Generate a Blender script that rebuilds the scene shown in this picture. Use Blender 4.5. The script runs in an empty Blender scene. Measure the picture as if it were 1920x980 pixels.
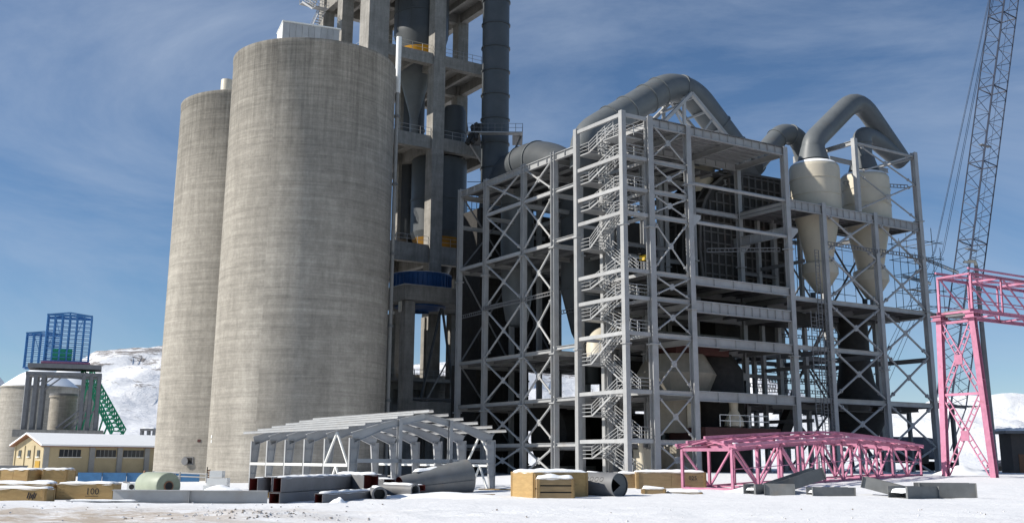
import bpy, bmesh, math, random
from mathutils import Vector, Matrix, noise
from math import sin, cos, pi, radians, sqrt, atan2, tan
random.seed(7)
S = bpy.context.scene
COL = S.collection
V3 = Vector
R = radians

# ------------------------------------------------------------------ camera
CAMH = 1.9
PITCH, ROLL = R(13.12), R(0.33)
FPX, PX, PY = 2033.0, 960.0, 389.0        # focal length and optical centre (photo cropped from 4:3)
fw = V3((0, cos(PITCH), sin(PITCH))); up0 = V3((0, -sin(PITCH), cos(PITCH))); rt0 = V3((1, 0, 0))
rt = rt0*cos(ROLL) + up0*sin(ROLL); up = up0*cos(ROLL) - rt0*sin(ROLL)
cd = bpy.data.cameras.new('camera'); cam = bpy.data.objects.new('camera', cd); COL.objects.link(cam)
cd.sensor_width = 36; cd.sensor_fit = 'HORIZONTAL'; cd.lens = FPX/1920*36
cd.shift_y = (PY-490)/1920
cd.clip_start = .5; cd.clip_end = 12000
m = Matrix((rt, up, -fw)).transposed().to_4x4(); m.translation = V3((0, 0, CAMH)); cam.matrix_world = m
S.camera = cam

# ------------------------------------------------------------------ light
SUN_AZ, SUN_EL = R(-98), R(35)
w = bpy.data.worlds.new('World'); S.world = w; w.use_nodes = True
nt = w.node_tree; N = nt.nodes; L = nt.links
bg = N['Background']; bg.inputs['Strength'].default_value = .079
sky = N.new('ShaderNodeTexSky'); sky.sky_type = 'NISHITA'; sky.sun_disc = False
sky.sun_elevation = SUN_EL; sky.sun_rotation = SUN_AZ; sky.altitude = 1900; sky.air_density = 1.0; sky.dust_density = 0; sky.ozone_density = 3
# thin cirrus: stretched noise over the sky direction
tc = N.new('ShaderNodeTexCoord'); mp = N.new('ShaderNodeMapping'); mp.inputs['Location'].default_value = (2.7, 0, 0); mp.inputs['Rotation'].default_value = (0, R(32), R(20)); mp.inputs['Scale'].default_value = (.8, 1.2, 3.0)
n1 = N.new('ShaderNodeTexNoise'); n1.inputs['Scale'].default_value = 2.1; n1.inputs['Detail'].default_value = 9; n1.inputs['Roughness'].default_value = .62; n1.inputs['Distortion'].default_value = .7
cr = N.new('ShaderNodeMapRange'); cr.inputs[1].default_value = .42; cr.inputs[2].default_value = .76; cr.inputs[3].default_value = .05; cr.inputs[4].default_value = .55
mx = N.new('ShaderNodeMix'); mx.data_type = 'RGBA'; mx.inputs['B'].default_value = (4.9, 5.8, 7.3, 1)
L.new(tc.outputs['Generated'], mp.inputs[0]); L.new(mp.outputs[0], n1.inputs[0]); L.new(n1.outputs[0], cr.inputs[0])
L.new(cr.outputs[0], mx.inputs['Factor']); hs = N.new('ShaderNodeHueSaturation'); hs.inputs['Saturation'].default_value = 1.14; L.new(sky.outputs[0], hs.inputs['Color']); L.new(hs.outputs[0], mx.inputs['A']); L.new(mx.outputs['Result'], bg.inputs['Color'])
sd = bpy.data.lights.new('sun', 'SUN'); sd.energy = 5.0; sd.angle = R(.53); sd.color = (1, .945, .86)
so = bpy.data.objects.new('sun', sd); COL.objects.link(so)
sdir = V3((sin(SUN_AZ)*cos(SUN_EL), cos(SUN_AZ)*cos(SUN_EL), sin(SUN_EL)))
so.rotation_euler = sdir.to_track_quat('Z', 'Y').to_euler(); so.location = sdir*300
S.view_settings.view_transform = 'Standard'; S.view_settings.look = 'None'; S.view_settings.gamma = 1; S.view_settings.exposure = .34
S.render.resolution_x = 1024; S.render.resolution_y = 522

# ------------------------------------------------------------------ materials
MATS = {}
def mat(name, col, rough=.6, var=.18, scale=1.2, bump=0., bscale=30., metal=0., col2=None, c2=(.55, .75), stretch=(1, 1, 1), rnd=.06, spec=.3):
    if name in MATS: return MATS[name]
    m = bpy.data.materials.new(name); m.use_nodes = True; nt = m.node_tree; N = nt.nodes; L = nt.links
    b = N['Principled BSDF']; b.inputs['Roughness'].default_value = rough; b.inputs['Metallic'].default_value = metal
    b.inputs['Specular IOR Level'].default_value = spec
    g = N.new('ShaderNodeNewGeometry'); mp = N.new('ShaderNodeMapping'); mp.inputs['Scale'].default_value = stretch
    L.new(g.outputs['Position'], mp.inputs[0])
    n = N.new('ShaderNodeTexNoise'); n.inputs['Scale'].default_value = scale; n.inputs['Detail'].default_value = 7; n.inputs['Roughness'].default_value = .65
    L.new(mp.outputs[0], n.inputs[0])
    mr = N.new('ShaderNodeMapRange'); mr.inputs[1].default_value = .25; mr.inputs[2].default_value = .75; mr.inputs[3].default_value = 1-var; mr.inputs[4].default_value = 1+var
    L.new(n.outputs[0], mr.inputs[0])
    oi = N.new('ShaderNodeObjectInfo'); r2 = N.new('ShaderNodeMapRange'); r2.inputs[3].default_value = 1-rnd; r2.inputs[4].default_value = 1+rnd
    L.new(oi.outputs['Random'], r2.inputs[0])
    mu = N.new('ShaderNodeMath'); mu.operation = 'MULTIPLY'; L.new(mr.outputs[0], mu.inputs[0]); L.new(r2.outputs[0], mu.inputs[1])
    vm = N.new('ShaderNodeVectorMath'); vm.operation = 'SCALE'; vm.inputs[0].default_value = col[:3]; L.new(mu.outputs[0], vm.inputs['Scale'])
    out = vm.outputs[0]
    if col2:
        n2 = N.new('ShaderNodeTexNoise'); n2.inputs['Scale'].default_value = scale*.6; n2.inputs['Detail'].default_value = 8; n2.inputs['Roughness'].default_value = .7
        L.new(mp.outputs[0], n2.inputs[0]); m2 = N.new('ShaderNodeMapRange'); m2.inputs[1].default_value = c2[0]; m2.inputs[2].default_value = c2[1]; L.new(n2.outputs[0], m2.inputs[0])
        mx = N.new('ShaderNodeMix'); mx.data_type = 'RGBA'; L.new(m2.outputs[0], mx.inputs['Factor']); L.new(out, mx.inputs['A']); mx.inputs['B'].default_value = (*col2, 1); out = mx.outputs['Result']
    L.new(out, b.inputs['Base Color'])
    if bump:
        nb = N.new('ShaderNodeTexNoise'); nb.inputs['Scale'].default_value = bscale; nb.inputs['Detail'].default_value = 6; L.new(g.outputs['Position'], nb.inputs[0])
        bp = N.new('ShaderNodeBump'); bp.inputs['Strength'].default_value = bump; bp.inputs['Distance'].default_value = .05; L.new(nb.outputs[0], bp.inputs['Height']); L.new(bp.outputs[0], b.inputs['Normal'])
    MATS[name] = m; return m
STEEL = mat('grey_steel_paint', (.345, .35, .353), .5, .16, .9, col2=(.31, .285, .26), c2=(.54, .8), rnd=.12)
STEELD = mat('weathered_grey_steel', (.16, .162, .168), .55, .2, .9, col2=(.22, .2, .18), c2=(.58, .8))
DECK = mat('steel_deck', (.10, .102, .106), .6, .2, .6)
DUCT = mat('dark_grey_duct_paint', (.075, .083, .09), .45, .16, .5, col2=(.11, .11, .11), c2=(.55, .8))
DUCT2 = mat('mid_grey_duct_paint', (.128, .140, .147), .45, .14, .7, col2=(.13, .125, .12), c2=(.58, .8))
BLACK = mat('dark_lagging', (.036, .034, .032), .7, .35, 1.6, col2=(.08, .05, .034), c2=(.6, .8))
CREAM = mat('cream_paint', (.56, .51, .41), .5, .09, .8, col2=(.5, .43, .33), c2=(.62, .85))
ORANGE = mat('orange_primer', (.5, .25, .015), .6, .15, 1)
YEL = mat('yellow_paint', (.75, .5, .04), .5, .1, 1)
BLUE = mat('blue_paint', (.022, .075, .21), .45, .15, 1)
BLUEL = mat('light_blue_steel', (.06, .19, .42), .5, .15, .4)
GREEN = mat('green_steel', (.04, .36, .19), .5, .15, .5)
PINK = mat('pink_primer', (.49, .205, .30), .65, .2, 2.2, col2=(.30, .11, .12), c2=(.56, .74), rnd=.12, spec=.2)
RED = mat('red_oxide', (.13, .022, .018), .7, .25, 2)
REDM = mat('red_machine_paint', (.07, .025, .022), .6, .2, 2)
WOOD = mat('crate_plywood', (.38, .255, .11), .75, .22, 1.4, .25, 26, col2=(.36, .22, .09), c2=(.5, .75), stretch=(1, 1, 4))
WOODD = mat('crate_batten', (.33, .22, .10), .8, .25, 2.5)
WOODG = mat('weathered_plywood', (.30, .215, .115), .8, .2, 2.0, .2, 30, col2=(.27, .19, .11), c2=(.5, .75), stretch=(1, 1, 4))
SNOWM = mat('snow_cover', (.86, .88, .9), .75, .04, 3, .35, 9)
WHITE = mat('white_paint', (.72, .72, .69), .5, .08, 1)
YBRICK = mat('yellow_brick', (.45, .375, .235), .8, .12, .7, .2, 6)
CONCP = mat('grey_pilaster', (.30, .30, .29), .8, .15, 1)
GLASS = mat('dark_window_glass', (.03, .035, .04), .15, .1, 1, spec=.6)
GREENROLL = mat('pale_green_plastic', (.31, .345, .265), .5, .1, 2)
INK = mat('black_marker_ink', (.03, .03, .035), .8, .1, 3)
PLATE = mat('mill_scale_plate', (.16, .165, .165), .5, .25, 1.2, col2=(.22, .19, .16), c2=(.55, .75))
CRANE = mat('crane_dark_steel', (.045, .055, .085), .5, .1, 1)
BROWN = mat('brown_trim', (.22, .11, .06), .7, .15, 1)
CARB = mat('dark_car_paint', (.05, .05, .06), .3, .1, 1, spec=.5)
RUB = mat('black_rubber', (.02, .02, .02), .8, .1, 2)

def concrete(name, base, ring=1.25, silo=False):
    m = bpy.data.materials.new(name); m.use_nodes = True; nt = m.node_tree; N = nt.nodes; L = nt.links
    b = N['Principled BSDF']; b.inputs['Roughness'].default_value = .88; b.inputs['Specular IOR Level'].default_value = .2
    tc = N.new('ShaderNodeTexCoord'); g = N.new('ShaderNodeNewGeometry')
    def noi(vec, sc, det=6, ro=.6):
        n = N.new('ShaderNodeTexNoise'); n.inputs['Scale'].default_value = sc; n.inputs['Detail'].default_value = det; n.inputs['Roughness'].default_value = ro; n.inputs['Distortion'].default_value = .25 if silo else 0; L.new(vec, n.inputs[0]); return n.outputs[0]
    def rng(v, a, c, lo, hi):
        r = N.new('ShaderNodeMapRange'); r.inputs[1].default_value = a; r.inputs[2].default_value = c; r.inputs[3].default_value = lo; r.inputs[4].default_value = hi; L.new(v, r.inputs[0]); return r.outputs[0]
    def mul(a, c):
        r = N.new('ShaderNodeMath'); r.operation = 'MULTIPLY'; L.new(a, r.inputs[0]); L.new(c, r.inputs[1]); return r.outputs[0]
    def comb(x, y, z):
        r = N.new('ShaderNodeCombineXYZ')
        for i, q in enumerate((x, y, z)):
            if isinstance(q, (int, float)): r.inputs[i].default_value = q
            else: L.new(q, r.inputs[i])
        return r.outputs[0]
    def sc(v, k):
        r = N.new('ShaderNodeMath'); r.operation = 'MULTIPLY'; L.new(v, r.inputs[0]); r.inputs[1].default_value = k; return r.outputs[0]
    sp = N.new('ShaderNodeSeparateXYZ'); L.new(tc.outputs['Object'] if silo else g.outputs['Position'], sp.inputs[0])
    if silo:
        at = N.new('ShaderNodeMath'); at.operation = 'ARCTAN2'; L.new(sp.outputs[1], at.inputs[0]); L.new(sp.outputs[0], at.inputs[1])
        ang = sc(at.outputs[0], 9.0); z = sp.outputs[2]
        bands = noi(comb(sc(ang, .05), 0, sc(z, 1.5)), 1.0, 6, .8)              # slip-form lifts
        band2 = noi(comb(sc(ang, .18), 3, sc(z, 6.0)), 1.0, 4, .7)
        streak = noi(comb(sc(ang, .9), 7, sc(z, .10)), 1.0, 7, .75)
        streak2 = noi(comb(sc(ang, 4.0), 1, sc(z, .35)), 1.0, 5, .75)
        panel = noi(comb(sc(ang, .22), 2, sc(z, .05)), 1.0, 3, .5)
        blot = noi(tc.outputs['Object'], .9, 9, .75)
        v = mul(rng(bands, .3, .7, .74, 1.24), rng(streak, .3, .7, .86, 1.13)); v = mul(v, rng(streak2, .3, .7, .93, 1.07)); v = mul(v, rng(band2, .3, .7, .88, 1.12))
        v = mul(v, rng(panel, .3, .7, .82, 1.16)); v = mul(v, rng(blot, .3, .7, .84, 1.14))
        # old damp staining under the rim and drips
        drip = noi(comb(sc(ang, 2.2), 11, sc(z, .05)), 1.0, 5, .8)
        top = rng(z, 26, 45, 0, 1); st = mul(top, rng(drip, .40, .64, 0, .42))
        inv = N.new('ShaderNodeMath'); inv.operation = 'SUBTRACT'; inv.inputs[0].default_value = 1; L.new(st, inv.inputs[1]); v = mul(v, inv.outputs[0])
        hgt = bands; bs = .5
    else:
        n1 = noi(g.outputs['Position'], .5); n2 = noi(comb(sc(sp.outputs[0], 2.5), sc(sp.outputs[1], 2.5), sc(sp.outputs[2], .3)), 1.0)
        lift = noi(comb(0, 0, sc(sp.outputs[2], .9)), 1.0, 3)
        v = mul(rng(n1, .3, .7, .8, 1.18), rng(n2, .3, .7, .8, 1.15)); v = mul(v, rng(lift, .3, .7, .9, 1.1)); hgt = n1; bs = .25
    fine = noi(g.outputs['Position'], 3.2, 8, .8); v = mul(v, rng(fine, .3, .7, .84, 1.16))
    vm = N.new('ShaderNodeVectorMath'); vm.operation = 'SCALE'; vm.inputs[0].default_value = base; L.new(v, vm.inputs['Scale']); L.new(vm.outputs[0], b.inputs['Base Color'])
    bp = N.new('ShaderNodeBump'); bp.inputs['Strength'].default_value = bs; bp.inputs['Distance'].default_value = .08; L.new(hgt, bp.inputs['Height'])
    bp2 = N.new('ShaderNodeBump'); bp2.inputs['Strength'].default_value = .25; bp2.inputs['Distance'].default_value = .04; L.new(fine, bp2.inputs['Height']); L.new(bp.outputs[0], bp2.inputs['Normal']); L.new(bp2.outputs[0], b.inputs['Normal'])
    return m
SILO = concrete('slipform_concrete', (.32, .297, .258), silo=True)
CONC = concrete('tower_concrete', (.27, .257, .235))

# ------------------------------------------------------------------ helpers
WM = {}      # world matrix of every object made
def put(name, mesh, M, parent=None):
    o = bpy.data.objects.new(name, mesh); COL.objects.link(o)
    WM[o] = M
    if parent: o.parent = parent; o.matrix_parent_inverse = WM[parent].inverted()
    o.matrix_basis = M
    return o
def tag(o, label, cat, group=None):
    o['label'] = label; o['category'] = cat; o['kind'] = 'thing'
    if group: o['group'] = group
    return o
def thing(name, label, cat, loc=(0, 0, 0), rz=0, group=None):
    o = put(name, None, Matrix.Translation(loc) @ Matrix.Rotation(rz, 4, 'Z')); o.empty_display_size = .3
    return tag(o, label, cat, group)
def smooth(me, ang=40):
    for p in me.polygons: p.use_smooth = True
    try: me.set_sharp_from_angle(angle=R(ang))
    except Exception: pass
class MB:
    def __init__(s): s.v = []; s.f = []
    def quad(s, a, b, c, d): i = len(s.v); s.v += [a, b, c, d]; s.f.append((i, i+1, i+2, i+3)); return s
    def box(s, c, d):
        x, y, z = c; a, b, e = d[0]/2, d[1]/2, d[2]/2; i = len(s.v)
        s.v += [(x+sx*a, y+sy*b, z+sz*e) for sx, sy, sz in ((-1,-1,-1),(1,-1,-1),(1,1,-1),(-1,1,-1),(-1,-1,1),(1,-1,1),(1,1,1),(-1,1,1))]
        s.f += [tuple(i+k for k in f) for f in ((3,2,1,0),(4,5,6,7),(0,1,5,4),(1,2,6,5),(2,3,7,6),(3,0,4,7))]; return s
    def bar(s, p, q, wd, h=None, upv=(0, 0, 1)):
        h = h or wd; X, Y, Z, ln = frame(p, q, upv); i = len(s.v); p = V3(p); q = V3(q)
        for e in (p, q):
            for sx, sy in ((-1,-1),(1,-1),(1,1),(-1,1)): s.v.append(tuple(e+X*(sx*wd/2)+Y*(sy*h/2)))
        s.f += [tuple(i+k for k in f) for f in ((3,2,1,0),(4,5,6,7),(0,1,5,4),(1,2,6,5),(2,3,7,6),(3,0,4,7))]; return s
    def tube(s, path, rad, n=10, cap=True):
        path = [V3(p) for p in path]; rad = rad if isinstance(rad, (list, tuple)) else [rad]*len(path)
        T = []
        for k in range(len(path)):
            a = path[max(k-1, 0)]; b = path[min(k+1, len(path)-1)]; T.append((b-a).normalized())
        X = T[0].orthogonal().normalized(); i0 = len(s.v)
        for k, p in enumerate(path):
            X = (X - T[k]*X.dot(T[k])).normalized(); Y = T[k].cross(X)
            for j in range(n): a = 2*pi*j/n; s.v.append(tuple(p + (X*cos(a)+Y*sin(a))*rad[k]))
        for k in range(len(path)-1):
            for j in range(n): s.f.append((i0+k*n+j, i0+k*n+(j+1) % n, i0+(k+1)*n+(j+1) % n, i0+(k+1)*n+j))
        if cap: s.f.append(tuple(i0+j for j in reversed(range(n)))); s.f.append(tuple(i0+(len(path)-1)*n+j for j in range(n)))
        return s
    def lathe(s, prof, n=32, c=(0, 0, 0), a0=0, a1=2*pi):
        i0 = len(s.v); full = abs(a1-a0-2*pi) < 1e-6; m = n if full else n+1
        for r, z in prof:
            for j in range(m): a = a0+(a1-a0)*j/n; s.v.append((c[0]+r*cos(a), c[1]+r*sin(a), c[2]+z))
        for k in range(len(prof)-1):
            for j in range(n): s.f.append((i0+k*m+j, i0+k*m+(j+1) % m, i0+(k+1)*m+(j+1) % m, i0+(k+1)*m+j))
        return s
    def prism(s, poly, a, b, axis):   # poly: list of 3D points, extruded by vector
        i = len(s.v); n = len(poly); e = V3(axis)
        s.v += [tuple(V3(p)+e*a) for p in poly]+[tuple(V3(p)+e*b) for p in poly]
        s.f.append(tuple(i+k for k in reversed(range(n)))); s.f.append(tuple(i+n+k for k in range(n)))
        for k in range(n): s.f.append((i+k, i+(k+1) % n, i+n+(k+1) % n, i+n+k))
        return s
    def mesh(s, name, mt, sm=None):
        me = bpy.data.meshes.new(name); me.from_pydata(s.v, [], s.f); me.update()
        bm = bmesh.new(); bm.from_mesh(me); bmesh.ops.recalc_face_normals(bm, faces=bm.faces); bm.to_mesh(me); bm.free()
        if sm: smooth(me, sm)
        me.materials.append(mt); return me
    def build(s, name, mt, parent=None, sm=None, M=None):
        return put(name, s.mesh(name, mt, sm), M or (WM[parent] if parent else Matrix()), parent)   # coordinates local to the parent unless M
    def world(s, name, mt, parent=None, sm=None): return put(name, s.mesh(name, mt, sm), Matrix(), parent)
def frame(p, q, upv=(0, 0, 1)):
    p = V3(p); q = V3(q); Z = q-p; ln = Z.length; Z = Z/ln; u = V3(upv)
    if abs(Z.dot(u)) > .98: u = V3((BU.x, BU.y, 0)) if 'BU' in globals() else V3((1, 0, 0))
    X = u.cross(Z).normalized(); Y = Z.cross(X); return X, Y, Z, ln
UNIT = {}
def unit(shape, mt):
    k = (shape, mt.name)
    if k in UNIT: return UNIT[k]
    b = MB()
    if shape == 'box': b.box((0, 0, 0), (1, 1, 1))
    elif shape == 'I':
        f, t = .09, .06; x = .5
        poly = [(-x,-x),(x,-x),(x,-x+f),(t,-x+f),(t,x-f),(x,x-f),(x,x),(-x,x),(-x,x-f),(-t,x-f),(-t,-x+f),(-x,-x+f)]
        b.prism([(px, py, 0) for px, py in poly], -.5, .5, (0, 0, 1))
    elif shape == 'pipe': b.tube([(0, 0, -.5), (0, 0, .5)], .5, 10)
    elif shape == 'rod': b.tube([(0, 0, -.5), (0, 0, .5)], .5, 5)
    elif shape == 'L':
        poly = [(-.5,-.5),(.5,-.5),(.5,-.38),(-.38,-.38),(-.38,.5),(-.5,.5)]; b.prism([(px, py, 0) for px, py in poly], -.5, .5, (0, 0, 1))
    UNIT[k] = b.mesh(shape+'_'+mt.name, mt, 40 if shape in ('pipe', 'rod') else None); return UNIT[k]
def bar(name, p, q, wd, h=None, shape='box', mt=None, parent=None, upv=(0, 0, 1)):
    h = h or wd; X, Y, Z, ln = frame(p, q, upv); c = (V3(p)+V3(q))/2
    M = Matrix((X*wd, Y*h, Z*ln)).transposed().to_4x4(); M.translation = c
    return put(name, unit(shape, mt or STEEL), M, parent)
def boxo(name, c, d, mt, parent=None, X=(1, 0, 0)):
    X = V3(X).normalized(); Y = V3((-X.y, X.x, 0)); M = Matrix((X*d[0], Y*d[1], V3((0, 0, d[2])))).transposed().to_4x4(); M.translation = V3(c)
    return put(name, unit('box', mt), M, parent)
def curve_pts(pts, k=6):      # Catmull-Rom through points
    P = [V3(p) for p in pts]; P = [P[0]*2-P[1]]+P+[P[-1]*2-P[-2]]; out = []
    for i in range(1, len(P)-2):
        for j in range(k):
            t = j/k; a, b, c, d = P[i-1], P[i], P[i+1], P[i+2]
            out.append(.5*((2*b)+(c-a)*t+(2*a-5*b+4*c-d)*t*t+(3*b-a-3*c+d)*t**3))
    out.append(P[-2]); return out
def fillet(pts, r, k=7):      # straight runs with rounded elbows
    P = [V3(p) for p in pts]; out = [P[0]]
    for i in range(1, len(P)-1):
        a = (P[i-1]-P[i]); b = (P[i+1]-P[i]); d = min(r, a.length*.48, b.length*.48); A = P[i]+a.normalized()*d; B = P[i]+b.normalized()*d
        for j in range(k+1): t = j/k; out.append((1-t)**2*A+2*t*(1-t)*P[i]+t*t*B)
    out.append(P[-1]); return out
def flange(path, i, r, mt, parent, wd=.25):
    T = (path[min(i+1, len(path)-1)]-path[max(i-1, 0)]).normalized(); p = path[i]
    MB().tube([p-T*wd/2, p+T*wd/2], r, 24).world('flange', mt, parent, 40)
def snow(parent, c, d, X=(1, 0, 0), h=.1, over=.04, seed=0, name='snow_cover'):
    # lumpy snow slab on a flat top: c = centre of the top face, d = (length, width)
    X = V3(X).normalized(); Y = V3((-X.y, X.x, 0)); nx = max(6, min(40, int(d[0]/.12))); ny = max(4, min(16, int(d[1]/.12))); b = MB(); c = V3(c)
    for i in range(nx+1):
        for j in range(ny+1):
            x = 2*i/nx-1; y = 2*j/ny-1; e = max(0, 1-abs(x)**8)*max(0, 1-abs(y)**6)
            k = noise.noise(V3((x*d[0]*.7+seed*3.1, y*d[1]*1.1, seed)))
            wob = 1+.05*noise.noise(V3((x*3+seed, y*3, 5)))
            z = h*(.75+.7*k)*e**.5 + (.003 if e > 0 else -.05-.04*k)
            b.v.append(tuple(c+X*(x*(d[0]/2+over)*wob)+Y*(y*(d[1]/2+over)*wob)+V3((0, 0, z))))
    for i in range(nx):
        for j in range(ny): a = i*(ny+1)+j; b.f.append((a, a+ny+1, a+ny+2, a+1))
    return b.world(name, SNOWM, parent, 80)
def text(s, size, M, mt, parent, name='lettering'):
    cu = bpy.data.curves.new('t', 'FONT'); cu.body = s; cu.size = size; cu.extrude = .002; cu.resolution_u = 2
    o = bpy.data.objects.new('t', cu); COL.objects.link(o); dg = bpy.context.evaluated_depsgraph_get(); me = bpy.data.meshes.new_from_object(o.evaluated_get(dg)); bpy.data.objects.remove(o)
    me.materials.clear(); me.materials.append(mt); return put(name, me, M, parent)
def rail(parent, pts, h=1.1, posts=1.4, mt=None, r=.045, name='handrail', mids=(.5,)):
    b = MB(); pts = [V3(p) for p in pts]
    for a, c in zip(pts, pts[1:]):
        L_ = (c-a).length; k = max(1, round(L_/posts))
        for i in range(k+1): p = a.lerp(c, i/k); b.bar(p, p+V3((0, 0, h)), r*1.1)
        for f in (1.0,)+tuple(mids): b.bar(a+V3((0, 0, h*f)), c+V3((0, 0, h*f)), r)
    return b.world(name, mt or STEEL, parent)
def tray(parent, p, q, h=.35, mt=None, name='cable_tray'):
    b = MB(); p = V3(p); q = V3(q); n = max(4, int((q-p).length/.45)); z = V3((0, 0, h/2))
    b.bar(p+z, q+z, .05, .09); b.bar(p-z, q-z, .05, .09)
    for i in range(n+1): c = p.lerp(q, i/n); b.bar(c-z, c+z, .09, .04, (q-p).normalized())
    return b.world(name, mt or STEELD, parent)
def ray(x, y): return fw + rt*((x-PX)/FPX) - up*((y-PY)/FPX)
def at(x, y, Y):            # the point of a photo direction at depth Y metres
    d = ray(x, y); return V3((0, 0, CAMH))+d*(Y/d.y)
def sm01(a, b, x): t = min(1, max(0, (x-a)/(b-a))); return t*t*(3-2*t)
def gz(X, Y): return .9*sm01(45, 100, Y)*sm01(-14, 12, X) - .5*sm01(50, 110, Y)*sm01(-4, -40, X)

# building grid: BU runs along the right face, BV along the left face, O is the corner
BU = V3((sin(R(57.4)), cos(R(57.4)), 0)); BV = V3((-BU.y, BU.x, 0)); BO = V3((10.4, 98.4, 0)); ZUP = V3((0, 0, 1))
def G(u, v, z=0): return BO+BU*u+BV*v+ZUP*z

# ------------------------------------------------------------------ setting: ground, hills
def ground():
    ys = []; y = -60.
    while y < 30: ys.append(y); y += 10
    y = 30.
    while y < 75: ys.append(y); y += .3
    while y < 150: ys.append(y); y += 2.5
    while y < 5000: ys.append(y); y *= 1.25
    v = []; f = []; nx = 170
    for y in ys:
        half = max(60, min(4000, abs(y)*.62+14)) if y < 150 else max(130, y*1.2)
        for i in range(nx+1):
            x = (2*i/nx-1)*half; z = gz(x, y)
            if 30 <= y < 110:
                a = sm01(30, 38, y)*(1-sm01(80, 110, y))
                z += a*(.10*noise.noise(V3((x*.16, y*.16, 0)))+.06*noise.noise(V3((x*.6, y*.6, 3)))+.035*noise.noise(V3((x*1.7, y*1.7, 5))))
                # churned ridges and wheel ruts at the front
                k = (1-sm01(40, 50, y)); z += a*k*(.16*max(0, noise.noise(V3((x*.45, y*1.1, 9))))+.09*noise.noise(V3((x*1.5, y*2.2, 2)))+.06*abs(noise.noise(V3((x*2.4, y*3.4, 6)))))*(1.25-.6*sm01(-4, 12, x))
                for yc, ph in ((36.9, 0), (38.4, 1), (41.2, 2)):
                    c = yc+1.2*sin(x*.07+ph)+.03*x; z -= .10*math.exp(-((y-c)/.38)**2)*a
                z += .22*math.exp(-(((x+8.2)/2.4)**2+((y-36.6)/1.2)**2))*(1+1.6*noise.noise(V3((x*2.1, y*2.5, 8))))
                for off in (0, 1.7):
                    c = (x-(20+off))*.806-(y-44)*.592+.7*sin(y*.11); z -= .07*math.exp(-(c/.3)**2)*sm01(8, 14, x)*a
                z += .16*math.exp(-(((y-45.5)/1.6)**2))*sm01(-30, -22, x)*(1-sm01(-4, 6, x))
            v.append((x, y, z))
    n = nx+1
    for j in range(len(ys)-1):
        for i in range(nx): f.append((j*n+i, j*n+i+1, (j+1)*n+i+1, (j+1)*n+i))
    me = bpy.data.meshes.new('snow_ground'); me.from_pydata(v, [], f); smooth(me, 180)
    m = bpy.data.materials.new('snowy_ground'); m.use_nodes = True; nt = m.node_tree; N = nt.nodes; L = nt.links; b = N['Principled BSDF']; b.inputs['Roughness'].default_value = .7; b.inputs['Specular IOR Level'].default_value = .25
    g = N.new('ShaderNodeNewGeometry')
    def noi(s, d=7, r=.65, st=None):
        n = N.new('ShaderNodeTexNoise'); n.inputs['Scale'].default_value = s; n.inputs['Detail'].default_value = d; n.inputs['Roughness'].default_value = r
        if st: mp = N.new('ShaderNodeMapping'); mp.inputs['Scale'].default_value = st; L.new(g.outputs['Position'], mp.inputs[0]); L.new(mp.outputs[0], n.inputs[0])
        else: L.new(g.outputs['Position'], n.inputs[0])
        return n.outputs[0]
    def rng(v, a, c, lo=0, hi=1):
        r = N.new('ShaderNodeMapRange'); r.inputs[1].default_value = a; r.inputs[2].default_value = c; r.inputs[3].default_value = lo; r.inputs[4].default_value = hi; L.new(v, r.inputs[0]); return r.outputs[0]
    def mth(op, a, c):
        r = N.new('ShaderNodeMath'); r.operation = op; r.use_clamp = op in ('ADD', 'SUBTRACT', 'MULTIPLY')
        for i, q in enumerate((a, c)):
            if isinstance(q, (int, float)): r.inputs[i].default_value = q
            else: L.new(q, r.inputs[i])
        return r.outputs[0]
    sp = N.new('ShaderNodeSeparateXYZ'); L.new(g.outputs['Position'], sp.inputs[0])
    near = rng(sp.outputs[1], 45, 39); left = rng(sp.outputs[0], -3, -12)
    mask = mth('MULTIPLY', near, left)
    mud = mth('MULTIPLY', mask, rng(noi(.6, 10, .78, (.5, 1.5, 1)), .40, .54, 0, .9))
    specks = mth('MULTIPLY', rng(sp.outputs[1], 60, 38), rng(noi(2.2, 8, .75, (.5, 1.4, 1)), .64, .74, 0, .55))
    mud = mth('MAXIMUM', mud, specks)
    grit = mth('MULTIPLY', rng(noi(14, 3, .6), .62, .7, 0, .35), rng(sp.outputs[1], 70, 40))
    mud = mth('MAXIMUM', mud, grit)
    mx = N.new('ShaderNodeMix'); mx.data_type = 'RGBA'; mx.inputs['A'].default_value = (.745, .755, .77, 1); mx.inputs['B'].default_value = (.38, .31, .235, 1); L.new(mud, mx.inputs['Factor']); L.new(mx.outputs['Result'], b.inputs['Base Color'])
    bp = N.new('ShaderNodeBump'); bp.inputs['Strength'].default_value = .5; bp.inputs['Distance'].default_value = .16; L.new(noi(2.4, 9, .7, (.7, 1.2, 1)), bp.inputs['Height']); L.new(bp.outputs[0], b.inputs['Normal'])
    me.materials.append(m); o = put('snow_ground', me, Matrix()); o['kind'] = 'structure'
ground()
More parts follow.
